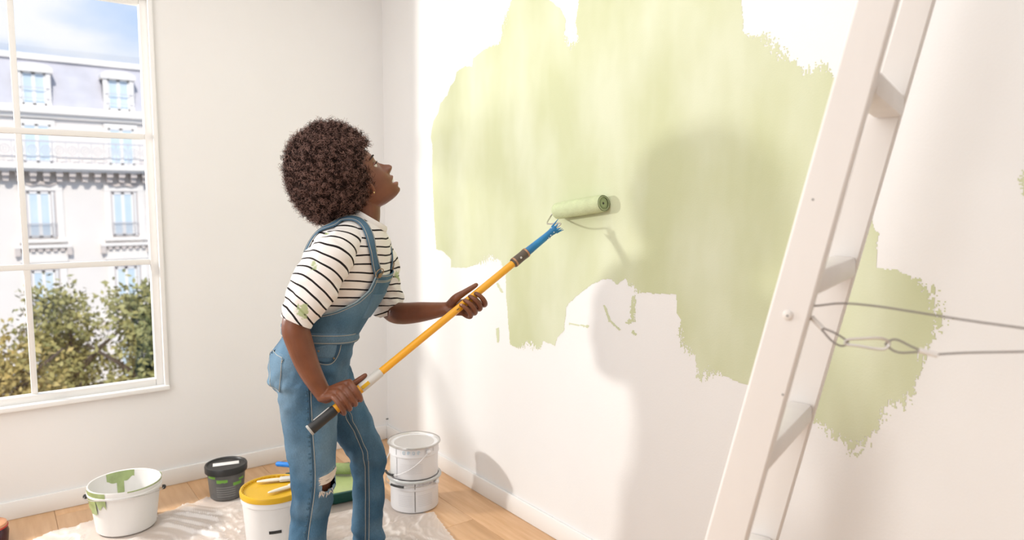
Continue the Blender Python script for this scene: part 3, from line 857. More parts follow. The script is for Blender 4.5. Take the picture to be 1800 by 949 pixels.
# ------------------------------------------------------------------ long-handled roller
PA, PB = V(-1.062, -1.621, .693), V(-.160, -1.709, 1.295)
pr = thing('paint_roller', 'green paint roller on a long yellow pole held against the wall', 'paint roller', tuple(PA))
def pp(l): return PA+(PB-PA)*l
pd = unit(PB-PA)
def rpart(name, g, m, parent=None, smooth=35):
    for v in g.v: v -= PA
    return obj(name, g, m, pr if parent is None else parent, smooth)
rpart('pole', G().tube([pp(.02), pp(.82)], .0128, 20), M['yellow_pole'])
rpart('outer_tube', G().tube([pp(.075), pp(.18)], .0150, 20), M['yellow_pole'])
sl = rpart('sleeve', G().tube([pp(.175), pp(.178), pp(.248), pp(.251)], [.0150, .0156, .0156, .0140], 20), M['silver'])
n1p = unit(V(-.2, -1, .3)-pd*(V(-.2, -1, .3)@pd))
rpart('sleeve_label', G().box(pp(.19)+n1p*.0150, (.03, .012, .003), (pd, np.cross(pd, n1p), n1p), .001), M['yellow_lid'], sl)
gr = rpart('hand_grip', G().tube([pp(-.004), pp(.0), pp(.012), pp(.05), pp(.078), pp(.082)], [.0168, .0178, .0172, .0165, .0172, .0160], 20), M['blackp'])
rpart('grip_cap', G().tube([pp(-.010), pp(-.004)], [.0178, .0182], 20), mat('grey_cap', (.42, .41, .38), .5), gr)
rpart('grip_rib', G().box(pp(.045)+unit(np.cross(pd, n1p))*-.0165, (.06, .006, .004), (pd, n1p, np.cross(pd, n1p)), .001), M['silver'], gr)
cl_ = rpart('lock_collar', G().tube([pp(.800), pp(.803), pp(.820), pp(.838), pp(.860), pp(.866)], [.0145, .0172, .0178, .0170, .0180, .0160], 22), M['brown_collar'])
M['copper'] = mat('copper_ring', (.45, .25, .14), .35, metal=.5)
for l in (.806, .858): rpart('collar_ring', G().tube([pp(l), pp(l+.006)], .0184, 22), M['copper'], cl_)
rpart('collar_mark', G().lathe([(.004, 0), (.004, .0012)], 10, pp(.83)+n1p*.0175, n1p, True, True), M['silver'], cl_)
g = G()
for (l, o) in ((.60, 0), (.607, .004), (.555, -.003)): g.box(pp(l)+n1p*.0125, (.010, .003, .0012), (pd, np.cross(pd, n1p), n1p))
rpart('printed_mark', g, M['inkdark'])['kind'] = 'stuff'
rpart('blue_handle', G().tube([pp(.864), pp(.868), pp(.90), pp(.955), pp(.975), pp(.990), pp(1.0)], [.0135, .0150, .0140, .0125, .0125, .0145, .0155], 20), M['blue'])
g = G()
for k in range(7):
    a = k*2*PI/7+.4
    u_ = n1p*math.cos(a)+np.cross(pd, n1p)*math.sin(a)
    b0 = pp(.995)+u_*.0135
    g.tube([b0, b0+pd*.012+u_*.003, b0+pd*(.018+.01*(k % 3))+u_*.009], [.0045, .003, .0008], 6)
rpart('torn_film', g, M['blue'])['kind'] = 'stuff'
g = G()
for k in range(9):
    a = random.random()*2*PI
    u_ = n1p*math.cos(a)+np.cross(pd, n1p)*math.sin(a)
    g.sphere(pp(.945+.05*random.random())+u_*.0135, .0022, 8, 5)
rpart('paint_fleck', g, M['paper'])['kind'] = 'stuff'
RA, RB = V(-.034, -1.568, 1.3575), V(-.034, -1.832, 1.390)
ra = unit(RB-RA); rl = np.linalg.norm(RB-RA)
cov = rpart('roller_cover', G().lathe([(.021, .0), (.0285, .001), (.0318, .006), (.032, rl*.5), (.0318, rl-.006), (.029, rl-.001), (.0235, rl)], 40, RA, ra), M['nap'])
rpart('cover_edge', G().lathe([(.0232, rl-.002), (.0285, rl+.0006), (.0295, rl-.001)], 40, RA, ra), M['capdark'], cov)
rpart('end_cap', G().lathe([(.0045, rl-.003), (.012, rl-.002), (.0155, rl-.0015), (.0165, rl-.004), (.0236, rl-.004)], 36, RA, ra), M['capgreen'], cov)
rpart('axle_hole', G().lathe([(.0045, rl-.0028), (.001, rl-.0026)], 14, RA, ra, False, True), M['dark'], cov)
rpart('inner_cap', G().lathe([(.001, -.002), (.012, -.001), (.0215, .001)], 30, RA, ra, True), M['capgreen'], cov)
rpart('wire_frame', G().tube(crm([RA+ra*.02, RA-ra*.004, RA-ra*.018+V(-.003, 0, -.004), RA-ra*.020+V(-.018, 0, -.022), PB+(RA-PB)*.45+V(-.02, .025, -.012), PB+pd*.030+V(0, .004, .004), PB+pd*.012, PB-pd*.03], 40), .0030, 10), M['steel'])

# ------------------------------------------------------------------ the painter
PH = math.radians(-20)
per = thing('person', 'person in striped shirt and denim dungarees holding a long paint roller, looking up', 'person', (-.894, -1.397, 0), PH)
_c, _s = math.cos(PH), math.sin(PH)
def toL(w_):
    d = np.asarray(w_, float)-V(-.894, -1.397, 0)
    return V(d[0]*_c+d[1]*_s, -d[0]*_s+d[1]*_c, d[2])
def remesh(g, voxel, smooth_it=2, fac=.5):
    me = bpy.data.meshes.new('tmp'); me.from_pydata([tuple(v) for v in g.verts()], [], g.f)
    bm = bmesh.new(); bm.from_mesh(me); bmesh.ops.recalc_face_normals(bm, faces=bm.faces); bm.to_mesh(me); bm.free()
    o = bpy.data.objects.new('tmp', me); COL.objects.link(o)
    m = o.modifiers.new('r', 'REMESH'); m.mode = 'VOXEL'; m.voxel_size = voxel
    if smooth_it:
        s = o.modifiers.new('s', 'SMOOTH'); s.factor = fac; s.iterations = smooth_it
    dg = bpy.context.evaluated_depsgraph_get()
    me2 = bpy.data.meshes.new_from_object(o.evaluated_get(dg))
    v = np.empty(len(me2.vertices)*3); me2.vertices.foreach_get('co', v); v = v.reshape(-1, 3)
    nn = np.empty(len(me2.vertices)*3); me2.vertex_normals.foreach_get('vector', nn); nn = nn.reshape(-1, 3)
    f_ = [tuple(p_.vertices) for p_ in me2.polygons]
    bpy.data.objects.remove(o); bpy.data.meshes.remove(me); bpy.data.meshes.remove(me2)
    return v, f_, nn
def limb(g, pts, m=24, n=20, round_cap=True, flat=None):
    q = crm(pts, m)
    g.tube(q[:, :3], np.maximum(q[:, 3], .002), n, round_cap, flat=flat)

# ---- head in its own frame: hw look direction, hu crown direction
HC = V(.112, 0, 1.462); hw = V(.739, 0, .674); hu = V(-.674, 0, .739); hy = V(0, 1, 0)
def hp(w_, l_, u_): return HC+hw*w_+hy*l_+hu*u_
lv = np.array([-.110, -.106, -.098, -.088, -.076, -.066, -.055, -.044, -.034, -.024, -.010, .005, .020, .035, .050, .065, .080, .095, .107, .115, .118])
fr_ = np.array([.052, .068, .0755, .0775, .0790, .0785, .0795, .0800, .0795, .0790, .0780, .0770, .0770, .0790, .0815, .0805, .0750, .0620, .0440, .0220, .004])
bk_ = np.array([.030, .000, -.025, -.045, -.060, -.068, -.075, -.082, -.088, -.092, -.097, -.100, -.102, -.102, -.101, -.097, -.090, -.078, -.060, -.035, -.010])
hf_ = np.array([.010, .022, .032, .041, .049, .054, .058, .061, .064, .066, .069, .071, .073, .0745, .0745, .073, .069, .060, .046, .026, .006])
U = np.linspace(lv[0], lv[-1], 110)
def face_bump(l, u):
    """relief over the plain skull, metres along the look direction"""
    a = np.abs(l)
    gs_ = lambda x, s: np.exp(-(x/s)**2)
    ridge = np.interp(u, [-.040, -.036, -.030, -.024, -.016, -.004, .012, .028, .040], [0, .014, .0265, .0298, .0270, .0155, .0055, .0005, 0])
    wdt = np.interp(u, [-.04, -.030, -.022, -.012, .01, .04], [.013, .0135, .0125, .0098, .0078, .009])
    b = ridge*gs_(l, wdt)
    b = b+.012*gs_(a-.0145, .0062)*gs_(u+.0275, .0075)                    # nostril wings
    b = b-.0085*gs_(a-.031, .0125)*gs_(u-.018, .0085)                     # eye sockets
    b = b+.0035*gs_(a-.030, .018)*gs_(u-.040, .008)                       # brow
    b = b+.0055*gs_(a-.042, .018)*gs_(u+.026, .018)                       # smiling cheeks
    b = b+.0090*gs_(l, .024)*gs_(u+.0515, .0080)                          # upper lip
    b = b+.0080*gs_(l, .022)*gs_(u+.0795, .0085)                          # lower lip
    b = b-.0150*gs_(l, .022)*gs_(u+.0655, .0052)                          # open mouth
    b = b-.0030*gs_(l, .016)*gs_(u+.090, .0060)
    b = b+.0035*gs_(l, .016)*gs_(u+.102, .0080)                           # chin
    b = b-.0020*gs_(l, .005)*gs_(u+.043, .005)
    return b
th = np.linspace(0, 2*PI, 120, endpoint=False)
R = []
for u_ in U:
    f_, b_, h_ = np.interp(u_, lv, fr_), np.interp(u_, lv, bk_), np.interp(u_, lv, hf_)
    mid = b_+(f_-b_)*.42
    c_, s_ = np.cos(th), np.sin(th)
    e = .86
    cc = np.sign(c_)*np.abs(c_)**e; ss = np.sign(s_)*np.abs(s_)**.92
    l_ = h_*ss
    w_ = np.where(c_ > 0, mid+(f_-mid)*cc, mid+(mid-b_)*cc)
    w_ = w_+np.where(c_ > 0, face_bump(l_, np.full_like(l_, u_))*np.clip(c_*1.6, 0, 1), 0)
    R.append(HC+np.outer(w_, hw)+np.outer(l_, hy)+u_*hu)
bodyG = G()
bodyG.rings(R)
for s in (-1, 1):                                       # ears
    pts = [hp(-.012+.018*math.sin(q)*.9, s*(.072+.006*math.sin(q)), -.018+.03*math.cos(q)) for q in np.linspace(-.3, PI+.3, 12)]
    bodyG.tube(pts, .0055, 8, True)
    bodyG.sphere(hp(-.008, s*.070, -.022), .014, 12, 8, (.8, .5, 1.4))
# neck, chest, hips
limb(bodyG, [(.085, 0, 1.26, .070), (.103, 0, 1.31, .060), (.114, 0, 1.355, .053), (.112, 0, 1.40, .053), (.105, 0, 1.45, .055)], 18, 28)
limb(bodyG, [(-.07, 0, .86, .10), (-.03, 0, 1.0, .095), (.03, 0, 1.12, .11), (.07, 0, 1.22, .10), (.09, 0, 1.27, .07)], 18, 28)
# legs and feet inside the trousers
limb(bodyG, [(-.09, -.085, .84, .085), (-.088, -.092, .70, .078), (-.086, -.104, .54, .062), (-.080, -.110, .455, .058), (-.098, -.116, .33, .050), (-.112, -.122, .2, .044), (-.12, -.125, .09, .034)], 30, 20)
limb(bodyG, [(-.06, .085, .84, .085), (.0, .088, .70, .076), (.07, .09, .56, .06), (.118, .09, .46, .053), (.120, .09, .34, .048), (.115, .09, .2, .042), (.11, .09, .09, .034)], 30, 20)
limb(bodyG, [(-.12, -.125, .07, .034), (-.05, -.128, .05, .034), (.03, -.13, .04, .03)], 10, 14)
limb(bodyG, [(.11, .09, .07, .034), (.18, .092, .05, .034), (.26, .094, .04, .03)], 10, 14)
# arms
WR = V(-.046, -.212, .790)                              # right wrist
WL = V(.381, -.048, 1.016)                               # left wrist
limb(bodyG, [(.055, -.09, 1.25, .04), (.0, -.150, 1.225, .044), (-.05, -.187, 1.14, .044), (-.102, -.205, 1.05, .045), (-.122, -.208, 1.005, .043), (-.112, -.209, .955, .0415), (-.085, -.211, .87, .036), (*WR, .0265), (*(WR+V(.012, -.002, -.012)), .024)], 44, 24)
limb(bodyG, [(.10, .09, 1.24, .04), (.155, .14, 1.215, .046), (.185, .165, 1.13, .047), (.205, .165, 1.03, .042), (.222, .155, .985, .040), (.255, .105, .982, .0405), (.315, .035, .996, .036), (*WL, .0245), (*(WL+V(.018, -.010, .006)), .023)], 44, 24)
# hands
pa_l = unit(toL(PB)-toL(PA))
n1 = V(0, -1, 0); n1 = unit(n1-pa_l*(n1@pa_l)); n2 = np.cross(n1, pa_l); n2 = n2 if n2[2] > 0 else -n2
NAILS = []
def polar(P, s, a, r): a = math.radians(a); return P+pa_l*s+(n1*math.cos(a)+n2*math.sin(a))*r
def hand(P, ss, angs, rads, wrist, slant, wr_r=.016, fr=(.0105, .0098, .0088, .0074)):
    for k, s in enumerate(ss):
        ln = (1.0, 1.05, 1.0, .86)[k]
        A_ = np.array(angs[k], float); R_ = np.array(rads, float)
        ctl = []
        for i in range(4):
            ctl.append((A_[i], R_[i], s+slant[i], fr[i]*(1 if k < 3 else .9)))
        c4 = crm(ctl, 22)
        pts = [polar(P, q[2], q[0], q[1]) for q in c4]
        bodyG.tube(pts, c4[:, 3], 12, True)
        kn = pts[0]
        w0 = wrist+pa_l*(s*.45)
        mid = (w0*.45+kn*.55)+unit(kn-P)*.002
        limb(bodyG, [(*w0, wr_r), (*mid, .0135), (*kn, .0118)], 10, 12)
        tip, prev = np.array(pts[-1]), np.array(pts[-3])
        outw = unit(tip-(P+pa_l*((tip-P)@pa_l)))
        NAILS.append((tip+outw*.0058+unit(tip-prev)*.001, outw, unit(tip-prev)))
PR = toL(PA+(PB-PA)*.128)
hand(PR, (.034, .012, -.010, -.031), [(82, 22, -42, -112), (80, 18, -48, -118), (80, 18, -48, -118), (84, 22, -42, -112)], (.041, .0365, .0300, .0245), WR+V(.008, -.006, -.006), (0, -.002, -.005, -.008))
limb(bodyG, [(*(WR+V(.014, .012, -.004)), .017), (*polar(PR, .006, 118, .034), .0145), (*polar(PR, .040, 122, .028), .0110), (*polar(PR, .072, 112, .0245), .0092), (*polar(PR, .088, 108, .0235), .0078)], 22, 12)
PL_ = toL(PA+(PB-PA)*.600)
hand(PL_, (.036, .013, -.010, -.031), [(-140, -78, -28, 18), (-142, -80, -24, 30), (-142, -80, -24, 30), (-138, -76, -26, 22)], (.040, .048, .0375, .0250), WL+V(.010, -.004, .004), (0, .004, .002, -.004))
limb(bodyG, [(*(WL+V(.016, -.012, .014)), .017), (*polar(PL_, -.022, 128, .036), .0145), (*polar(PL_, .012, 116, .030), .0112), (*polar(PL_, .042, 104, .0255), .0094), (*polar(PL_, .060, 98, .0240), .0078)], 22, 12)
bv, bf, bn = remesh(bodyG, .0026, 2, .4)
# skin tint: lips and palms
rel = bv-HC
ww, uu, l2 = rel@hw, rel@hu, bv[:, 1]
lip = np.exp(-((uu+.0655)/.0165)**4)*np.exp(-(l2/.024)**4)*(ww > .068)
red = np.exp(-((ww-.10)/.02)**2-((uu+.027)/.015)**2-(l2/.02)**2)
ms = bpy.data.materials.new('deep_brown_skin'); ms.use_nodes = True
N_, Lk, B_ = nodes_of(ms)
at1 = N_.new('ShaderNodeAttribute'); at1.attribute_name = 'lip'
tcn = N_.new('ShaderNodeTexCoord'); nzz = N_.new('ShaderNodeTexNoise'); nzz.inputs['Scale'].default_value = 22; nzz.inputs['Detail'].default_value = 4
Lk.new(tcn.outputs['Object'], nzz.inputs['Vector'])
rp = N_.new('ShaderNodeValToRGB'); rp.color_ramp.elements[0].position = .3; rp.color_ramp.elements[1].position = .7
rp.color_ramp.elements[0].color = (.150, .049, .022, 1); rp.color_ramp.elements[1].color = (.20, .069, .032, 1)
Lk.new(nzz.outputs['Fac'], rp.inputs['Fac'])
mxx = N_.new('ShaderNodeMix'); mxx.data_type = 'RGBA'
Lk.new(at1.outputs['Fac'], mxx.inputs[0]); Lk.new(rp.outputs['Color'], mxx.inputs[6]); mxx.inputs[7].default_value = (.27, .085, .058, 1)
Lk.new(mxx.outputs[2], B_.inputs['Base Color'])
B_.inputs['Roughness'].default_value = .42; B_.inputs['Subsurface Weight'].default_value = .0
body = obj('body', (bv, bf), ms, per, smooth=80, label='dark brown skin of head, arms and hands')
attr(body, 'lip', lip*.8)
M['nail'] = mat('nail', (.50, .27, .19), .3)
for (c, o_, t_) in NAILS:
    g = G()
    s_ = np.cross(o_, t_)
    g.sphere(c-t_*.001, 1., 10, 6, (1, 1, 1))
    v = g.v[-1]; v -= c-t_*.001
    v[:] = c-t_*.001+np.outer(v[:, 0]*.0055, t_)+np.outer(v[:, 1]*.0042, s_)+np.outer(v[:, 2]*.0014, o_)
    obj('fingernail', g, M['nail'], body)
# eyes, brows, lashes, teeth
for s in (-1, 1):
    e = obj('eye', G().sphere(hp(.0585, s*.031, .0165), .0116, 20, 14), mat('eye_white', (.70, .66, .60), .2), body)
    obj('iris', G().sphere(hp(.0672, s*.0315, .0195), .0046, 14, 8), mat('dark_iris', (.012, .007, .005), .15), e)
    q = np.linspace(-1, 1, 11)
    R = []                                              # upper lid: cap over the top of the eyeball
    for el in np.linspace(.10, 1.3, 7):
        R.append([hp(.0585, s*.031, .0165)+.0128*(hw*math.cos(el)*math.cos(t)+hy*s*math.cos(el)*math.sin(t)+hu*math.sin(el)) for t in np.linspace(-1.5, 1.5, 17)])
    obj('eyelid', G().rings(R, False, False, False), ms, e, smooth=80)
    g = G()
    for t in np.linspace(-1, 1, 13):
        b0 = hp(.0585+.0130*math.cos(t), s*(.031+.0130*math.sin(t)), .0178)
        g.tube([b0, b0+hw*.005*math.cos(t)+hy*s*.005*math.sin(t)+hu*.002, b0+hw*.008*math.cos(t)+hy*s*.008*math.sin(t)+hu*.005], [.0007, .0006, .0002], 5)
    obj('eyelash', g, M['blackp'], e)
    br = [hp(.0815-.02*(t**2)*.9-(.004 if t > 0 else 0), s*(.032+.021*t), .0405+.004*(1-t*t)) for t in q]
    obj('eyebrow', G().tube(br, [.0012, .002, .0026, .0029, .003, .003, .0028, .0025, .002, .0015, .001], 8, True), mat('brow_hair', (.016, .009, .007), .8), body)
tq = np.linspace(-1, 1, 9)
g = G()
R = []
for t in np.linspace(-1, 1, 15):
    a = t*1.0
    c = hp(.0590+.0205*math.cos(a)-.0, .021*math.sin(a), 0)
    R.append([c+hu*-.0590, c+hw*.003+hu*-.0600, c+hw*.003+hu*-.0665, c+hu*-.0675])
g.rings(R)
obj('teeth', g, mat('tooth_enamel', (.85, .82, .76), .25), body)
obj('earring', G().sphere(hp(-.006, -.0805, -.046), .0032, 12, 8), mat('gold', (.75, .55, .25), .25, metal=.9), body)

# ---- hair
hc = V(.003, 0, 1.487); hr = V(.144, .150, .167)
bm = bmesh.new(); bmesh.ops.create_icosphere(bm, subdivisions=6, radius=1)
d = np.array([v.co for v in bm.verts]); bm.verts.index_update(); hf = [tuple(v.index for v in f.verts) for f in bm.faces]; bm.free()
def hair_r(d):
    lump = .055*vn(d, 2.3, 11)+.045*vn(d, 5, 12)+.02*vn(d, 11, 13)
    # flatter towards the face and where it rests on the shoulders
    return .985+lump
hv = hc+d*hr*(hair_r(d)*.945)[:, None]
W_LIM = lambda u_: np.interp(u_, [-.14, -.08, -.019, .0486, .085, .10], [-.06, -.042, .003, .026, .068, .2])
rel = hv-HC
fu = rel@hu; fw = rel@hw
over_ = np.maximum(fw-W_LIM(fu)-.006*vn(hv, 60, 16), 0)
hv = hv-np.outer(over_, hw)
hv = hv+d*(.006*vn(d, 38, 14)+.004*vn(d, 75, 15))[:, None]
mh = mat('dark_brown_hair', (.018, .009, .007), .85, .4, 60, .8, 200)
hair = obj('hair', (hv, hf), mh, per, smooth=80, label='big rounded dark brown afro')
def curls(nc, seed, r0, r1, ln0, ln1, rad, cr0, cr1, name, m):
    rg = np.random.default_rng(seed)
    dd = rg.normal(size=(nc*2, 3)); dd /= np.linalg.norm(dd, axis=1)[:, None]
    base = hc+dd*hr*hair_r(dd)[:, None]*(r0+(r1-r0)*rg.random((nc*2, 1)))
    rl_ = base-HC                                                 # keep hair off the face
    fw, fu, fl = rl_@hw, rl_@hu, np.abs(rl_[:, 1])
    ok = fw < W_LIM(fu)-.004+.010*rg.random(len(fw))
    dd, base = dd[ok][:nc], base[ok][:nc]
    k = len(dd)
    m_ = 9
    t = np.linspace(0, 1, m_)
    aux = rg.normal(size=(k, 3)); e1 = np.cross(dd, aux); e1 /= np.linalg.norm(e1, axis=1)[:, None]; e2 = np.cross(dd, e1)
    dirn = dd+.55*rg.normal(size=(k, 3)); dirn /= np.linalg.norm(dirn, axis=1)[:, None]
    ln = ln0+(ln1-ln0)*rg.random(k); cr_ = cr0+(cr1-cr0)*rg.random(k); tu = 1.3+1.6*rg.random(k); ph = 2*PI*rg.random(k)
    an = ph[:, None]+2*PI*tu[:, None]*t
    C = base[:, None, :]+dirn[:, None, :]*(ln[:, None]*t)[:, :, None]+e1[:, None, :]*(cr_[:, None]*np.cos(an))[:, :, None]+e2[:, None, :]*(cr_[:, None]*np.sin(an))[:, :, None]
    T = np.gradient(C, axis=1); T /= np.linalg.norm(T, axis=2)[:, :, None]+1e-9
    u1 = np.cross(T, dd[:, None, :]+.01); u1 /= np.linalg.norm(u1, axis=2)[:, :, None]+1e-9
    u2 = np.cross(T, u1)
    rr = rad*(1-.6*t)[None, :, None]
    ring = np.stack([C+rr*(math.cos(q)*u1+math.sin(q)*u2) for q in (0, 2*PI/3, 4*PI/3)], 2)    # k,m,3,3
    v = ring.reshape(-1, 3)
    b0 = (np.arange(k)*m_*3)[:, None, None]; i = (np.arange(m_-1)*3)[None, :, None]; j = np.arange(3)[None, None, :]; j2 = (j+1) % 3
    f_ = np.stack([b0+i+j, b0+i+j2, b0+i+3+j2, b0+i+3+j], 3).reshape(-1, 4)
    o = obj(name, (v, f_), m, hair, smooth=80)
    o['kind'] = 'stuff'
    return o
curls(9000, 1, .90, .99, .014, .030, .0010, .003, .0065, 'curls', mat('brown_curls', (.034, .017, .013), .7, spec=.12))
curls(4200, 2, .955, 1.0, .014, .034, .0007, .003, .006, 'curl_fuzz', mat('brown_curl_ends', (.29, .165, .135), .6, spec=.3))

# ---- striped shirt
def stripe_mat():
    m = bpy.data.materials.new('striped_cotton'); m.use_nodes = True
    N_, Lk, B_ = nodes_of(m)
    B_.inputs['Roughness'].default_value = .85; B_.inputs['Specular IOR Level'].default_value = .15
    a = N_.new('ShaderNodeAttribute'); a.attribute_name = 'stripe'
    fr = N_.new('ShaderNodeMath'); fr.operation = 'FRACT'
    Lk.new(a.outputs['Fac'], fr.inputs[0])
    lt = N_.new('ShaderNodeMath'); lt.operation = 'LESS_THAN'; lt.inputs[1].default_value = .19
    Lk.new(fr.outputs[0], lt.inputs[0])
    mx = N_.new('ShaderNodeMix'); mx.data_type = 'RGBA'
    mx.inputs[6].default_value = (.83, .79, .765, 1); mx.inputs[7].default_value = (.018, .014, .015, 1)
    Lk.new(lt.outputs[0], mx.inputs[0])
    sp_ = N_.new('ShaderNodeAttribute'); sp_.attribute_name = 'splash'
    tx = N_.new('ShaderNodeTexCoord'); nz_ = N_.new('ShaderNodeTexNoise'); nz_.inputs['Scale'].default_value = 95; nz_.inputs['Detail'].default_value = 3
    Lk.new(tx.outputs['Object'], nz_.inputs['Vector'])
    mu = N_.new('ShaderNodeMath'); mu.operation = 'ADD'
    Lk.new(sp_.outputs['Fac'], mu.inputs[0]); Lk.new(nz_.outputs['Fac'], mu.inputs[1])
    gt = N_.new('ShaderNodeMapRange'); gt.inputs['From Min'].default_value = .90; gt.inputs['From Max'].default_value = 1.05; gt.inputs['To Max'].default_value = .88
    Lk.new(mu.outputs[0], gt.inputs['Value'])
    m2 = N_.new('ShaderNodeMix'); m2.data_type = 'RGBA'; m2.inputs[7].default_value = (.40, .48, .24, 1)
    Lk.new(gt.outputs[0], m2.inputs[0]); Lk.new(mx.outputs[2], m2.inputs[6]); Lk.new(m2.outputs[2], B_.inputs['Base Color'])
    n3 = N_.new('ShaderNodeTexNoise'); n3.inputs['Scale'].default_value = 420
    Lk.new(tx.outputs['Object'], n3.inputs['Vector'])
    bp = N_.new('ShaderNodeBump'); bp.inputs['Strength'].default_value = .15; bp.inputs['Distance'].default_value = .002
    Lk.new(n3.outputs['Fac'], bp.inputs['Height']); Lk.new(bp.outputs['Normal'], B_.inputs['Normal'])
    return m
M['stripe'] = stripe_mat()
SPL = [((-.065, -.25, 1.205), .020), ((-.10, -.27, 1.06), .026), ((.13, -.11, 1.225), .020), ((.24, .12, 1.12), .02), ((-.02, -.16, 1.30), .012)]
def splash(v):
    s = np.zeros(len(v))
    for c, r in SPL:
        dd = (v-np.array(c))*np.array([1, .5, .8])
        s = np.maximum(s, .75*np.exp(-((dd**2).sum(1))/(r*r)))
    return s
#       x      z     tilt  depth  width twist
TOR = [(-.065, .880, 5, .112, .150, 0), (-.045, .940, 8, .113, .143, .05), (-.010, 1.020, 15, .121, .150, .12), (.030, 1.100, 20, .131, .163, .22), (.062, 1.180, 23, .135, .176, .32),
       (.086, 1.245, 25, .118, .178, .36), (.108, 1.295, 25, .092, .140, .30), (.124, 1.320, 28, .071, .092, .15), (.129, 1.329, 31, .063, .072, .05)]
TI = np.array(TOR)
def tor(t, th_, off=0.):
    """point on the torso surface: t ring coordinate 0..8, th_ angle from the front, + to the left"""
    q = crm_at(TI, t)
    x_, z_, ti, dp, wd, tw = q
    ti = math.radians(ti)
    dp += off; wd += off
    c_, s_ = math.cos(th_), math.sin(th_)
    a = dp*math.copysign(abs(c_)**.9, c_); b = wd*math.copysign(abs(s_)**.85, s_)
    return V(x_+a*math.cos(ti)+tw*b, b, z_-a*math.sin(ti))
def crm_at(P, x):
    k = len(P); i = int(min(max(x, 0), k-1.0001)); i = min(i, k-2); t = x-i
    Q = lambda j: P[j] if 0 <= j < k else (2*P[0]-P[1] if j < 0 else 2*P[-1]-P[-2])
    a, b, c, d_ = Q(i-1), Q(i), Q(i+1), Q(i+2)
    return .5*((2*b)+(-a+c)*t+(2*a-5*b+4*c-d_)*t*t+(-a+3*b-3*c+d_)*t**3)
NT, NR = 150, 150
R = []
for i in range(NT):
    t = 8*i/(NT-1)
    R.append([tor(t, 2*PI*j/NR) for j in range(NR)])
tv = np.array(R).reshape(-1, 3)
cen = np.repeat(np.array([(crm_at(TI, 8*i/(NT-1))[0], 0, crm_at(TI, 8*i/(NT-1))[1]) for i in range(NT)]), NR, 0)
on_ = tv-cen; on_ /= np.linalg.norm(on_, axis=1)[:, None]+1e-9
# soft folds running down from the shoulder to the waist, fading at the collar
kf = np.clip((8-np.repeat(np.linspace(0, 8, NT), NR))/2.0, 0, 1)
fold = vn(np.stack([tv[:, 0]*1.0+tv[:, 2]*.55, tv[:, 1], tv[:, 2]*.45], 1), 17, 21)*.009+vn(tv, 9, 22)*.006+vn(np.stack([tv[:, 0]+tv[:, 2]*.8, tv[:, 1], tv[:, 2]*.35], 1), 34, 23)*.0028
tv2 = tv+on_*(fold*kf)[:, None]
fs = []
for i in range(NT-1):
    for j in range(NR):
        a, b = i*NR+j, i*NR+(j+1) % NR
        fs.append((a, b, b+NR, a+NR))
shirt = obj('shirt', (tv2, fs), M['stripe'], per, smooth=80, label='white shirt with thin black stripes and green paint splashes')
SP = .0285
attr(shirt, 'stripe', (tv2[:, 2]+.10*tv2[:, 0]-.25*fold+.004*vn(tv2, 12, 24))/SP)
attr(shirt, 'splash', splash(tv2))
bvh_shirt = BVHTree.FromPolygons([Vector(v) for v in tv2], fs)
# neck band
R = []
for k, (dz, o_) in enumerate(((-.008, .0035), (-.004, .006), (.006, .0055), (.013, .001), (.013, -.003), (.004, -.004))):
    R.append([tor(7.9, a, o_)+V(.37, 0, .93)*dz for a in np.linspace(0, 2*PI, 60, endpoint=False)])
obj('neck_band', G().rings(R, True, False, False), mat('white_rib_knit', (.82, .785, .76), .85), shirt)

def sleeve(pts, skew, seed, name='sleeve'):
    q = crm(pts, 80)
    P = q[:, :3]; rd = q[:, 3]
    T = np.gradient(P, axis=0); sl_ = np.concatenate([[0], np.cumsum(np.linalg.norm(np.diff(P, axis=0), axis=1))])
    T /= np.linalg.norm(T, axis=1)[:, None]
    n_ = 90
    a = np.arange(n_)*2*PI/n_
    e1 = V(1, 0, 0)
    vs, st = [], []
    K = len(P)
    ecs = []
    for i in range(K):
        e1 = unit(e1-T[i]*(e1@T[i])); e2 = np.cross(T[i], e1)
        k = i/(K-1)
        ring = rd[i]*(np.cos(a)[:, None]*e1*1.0+np.sin(a)[:, None]*e2*.92)
        vs.append(P[i]+ring)
        st.append(sl_[i]+skew(k)*ring@V(1, 0, 0)+.0*a)
        ecs.append(ring/np.linalg.norm(ring, axis=1)[:, None])
    v = np.concatenate(vs); nrm = np.concatenate(ecs); s_ = np.concatenate(st)
    kk = np.repeat(np.linspace(0, 1, K), n_)
    fold = (vn(np.stack([s_*1.0, v[:, 1]*.4, v[:, 2]*.5+v[:, 0]*.5], 1), 30, seed)*.012*kk+vn(v, 13, seed+1)*.010+vn(np.stack([v[:, 0]+.9*v[:, 2], v[:, 1], .3*v[:, 2]], 1), 44, seed+2)*.005)
    fold *= np.clip((1-kk)/.05, .25, 1)
    v = v+nrm*fold[:, None]
    # turned hem: go back inside
    last = v[-n_:]
    inner = [P[-1]+(last-P[-1])*.96, P[-1]-T[-1]*.03+(last-P[-1])*.93]
    v = np.concatenate([v]+inner)
    s_ = np.concatenate([s_, s_[-n_:], s_[-n_:]])
    f_ = []
    for i in range(K+1):
        for j in range(n_):
            b, c = i*n_+j, i*n_+(j+1) % n_
            f_.append((b, c, c+n_, b+n_))
    o = obj(name, (v, f_), M['stripe'], shirt, smooth=80)
    attr(o, 'stripe', (s_+.004*vn(v, 20, seed+3)-.4*np.concatenate([fold, fold[-n_:], fold[-n_:]]))/SP)
    attr(o, 'splash', splash(v))
    return o
sleeve([(.080, -.060, 1.275, .056), (.040, -.115, 1.262, .069), (-.008, -.160, 1.212, .078), (-.055, -.190, 1.140, .074), (-.092, -.203, 1.075, .066), (-.120, -.208, 1.018, .052)], lambda k: .55-1.15*k, 31)
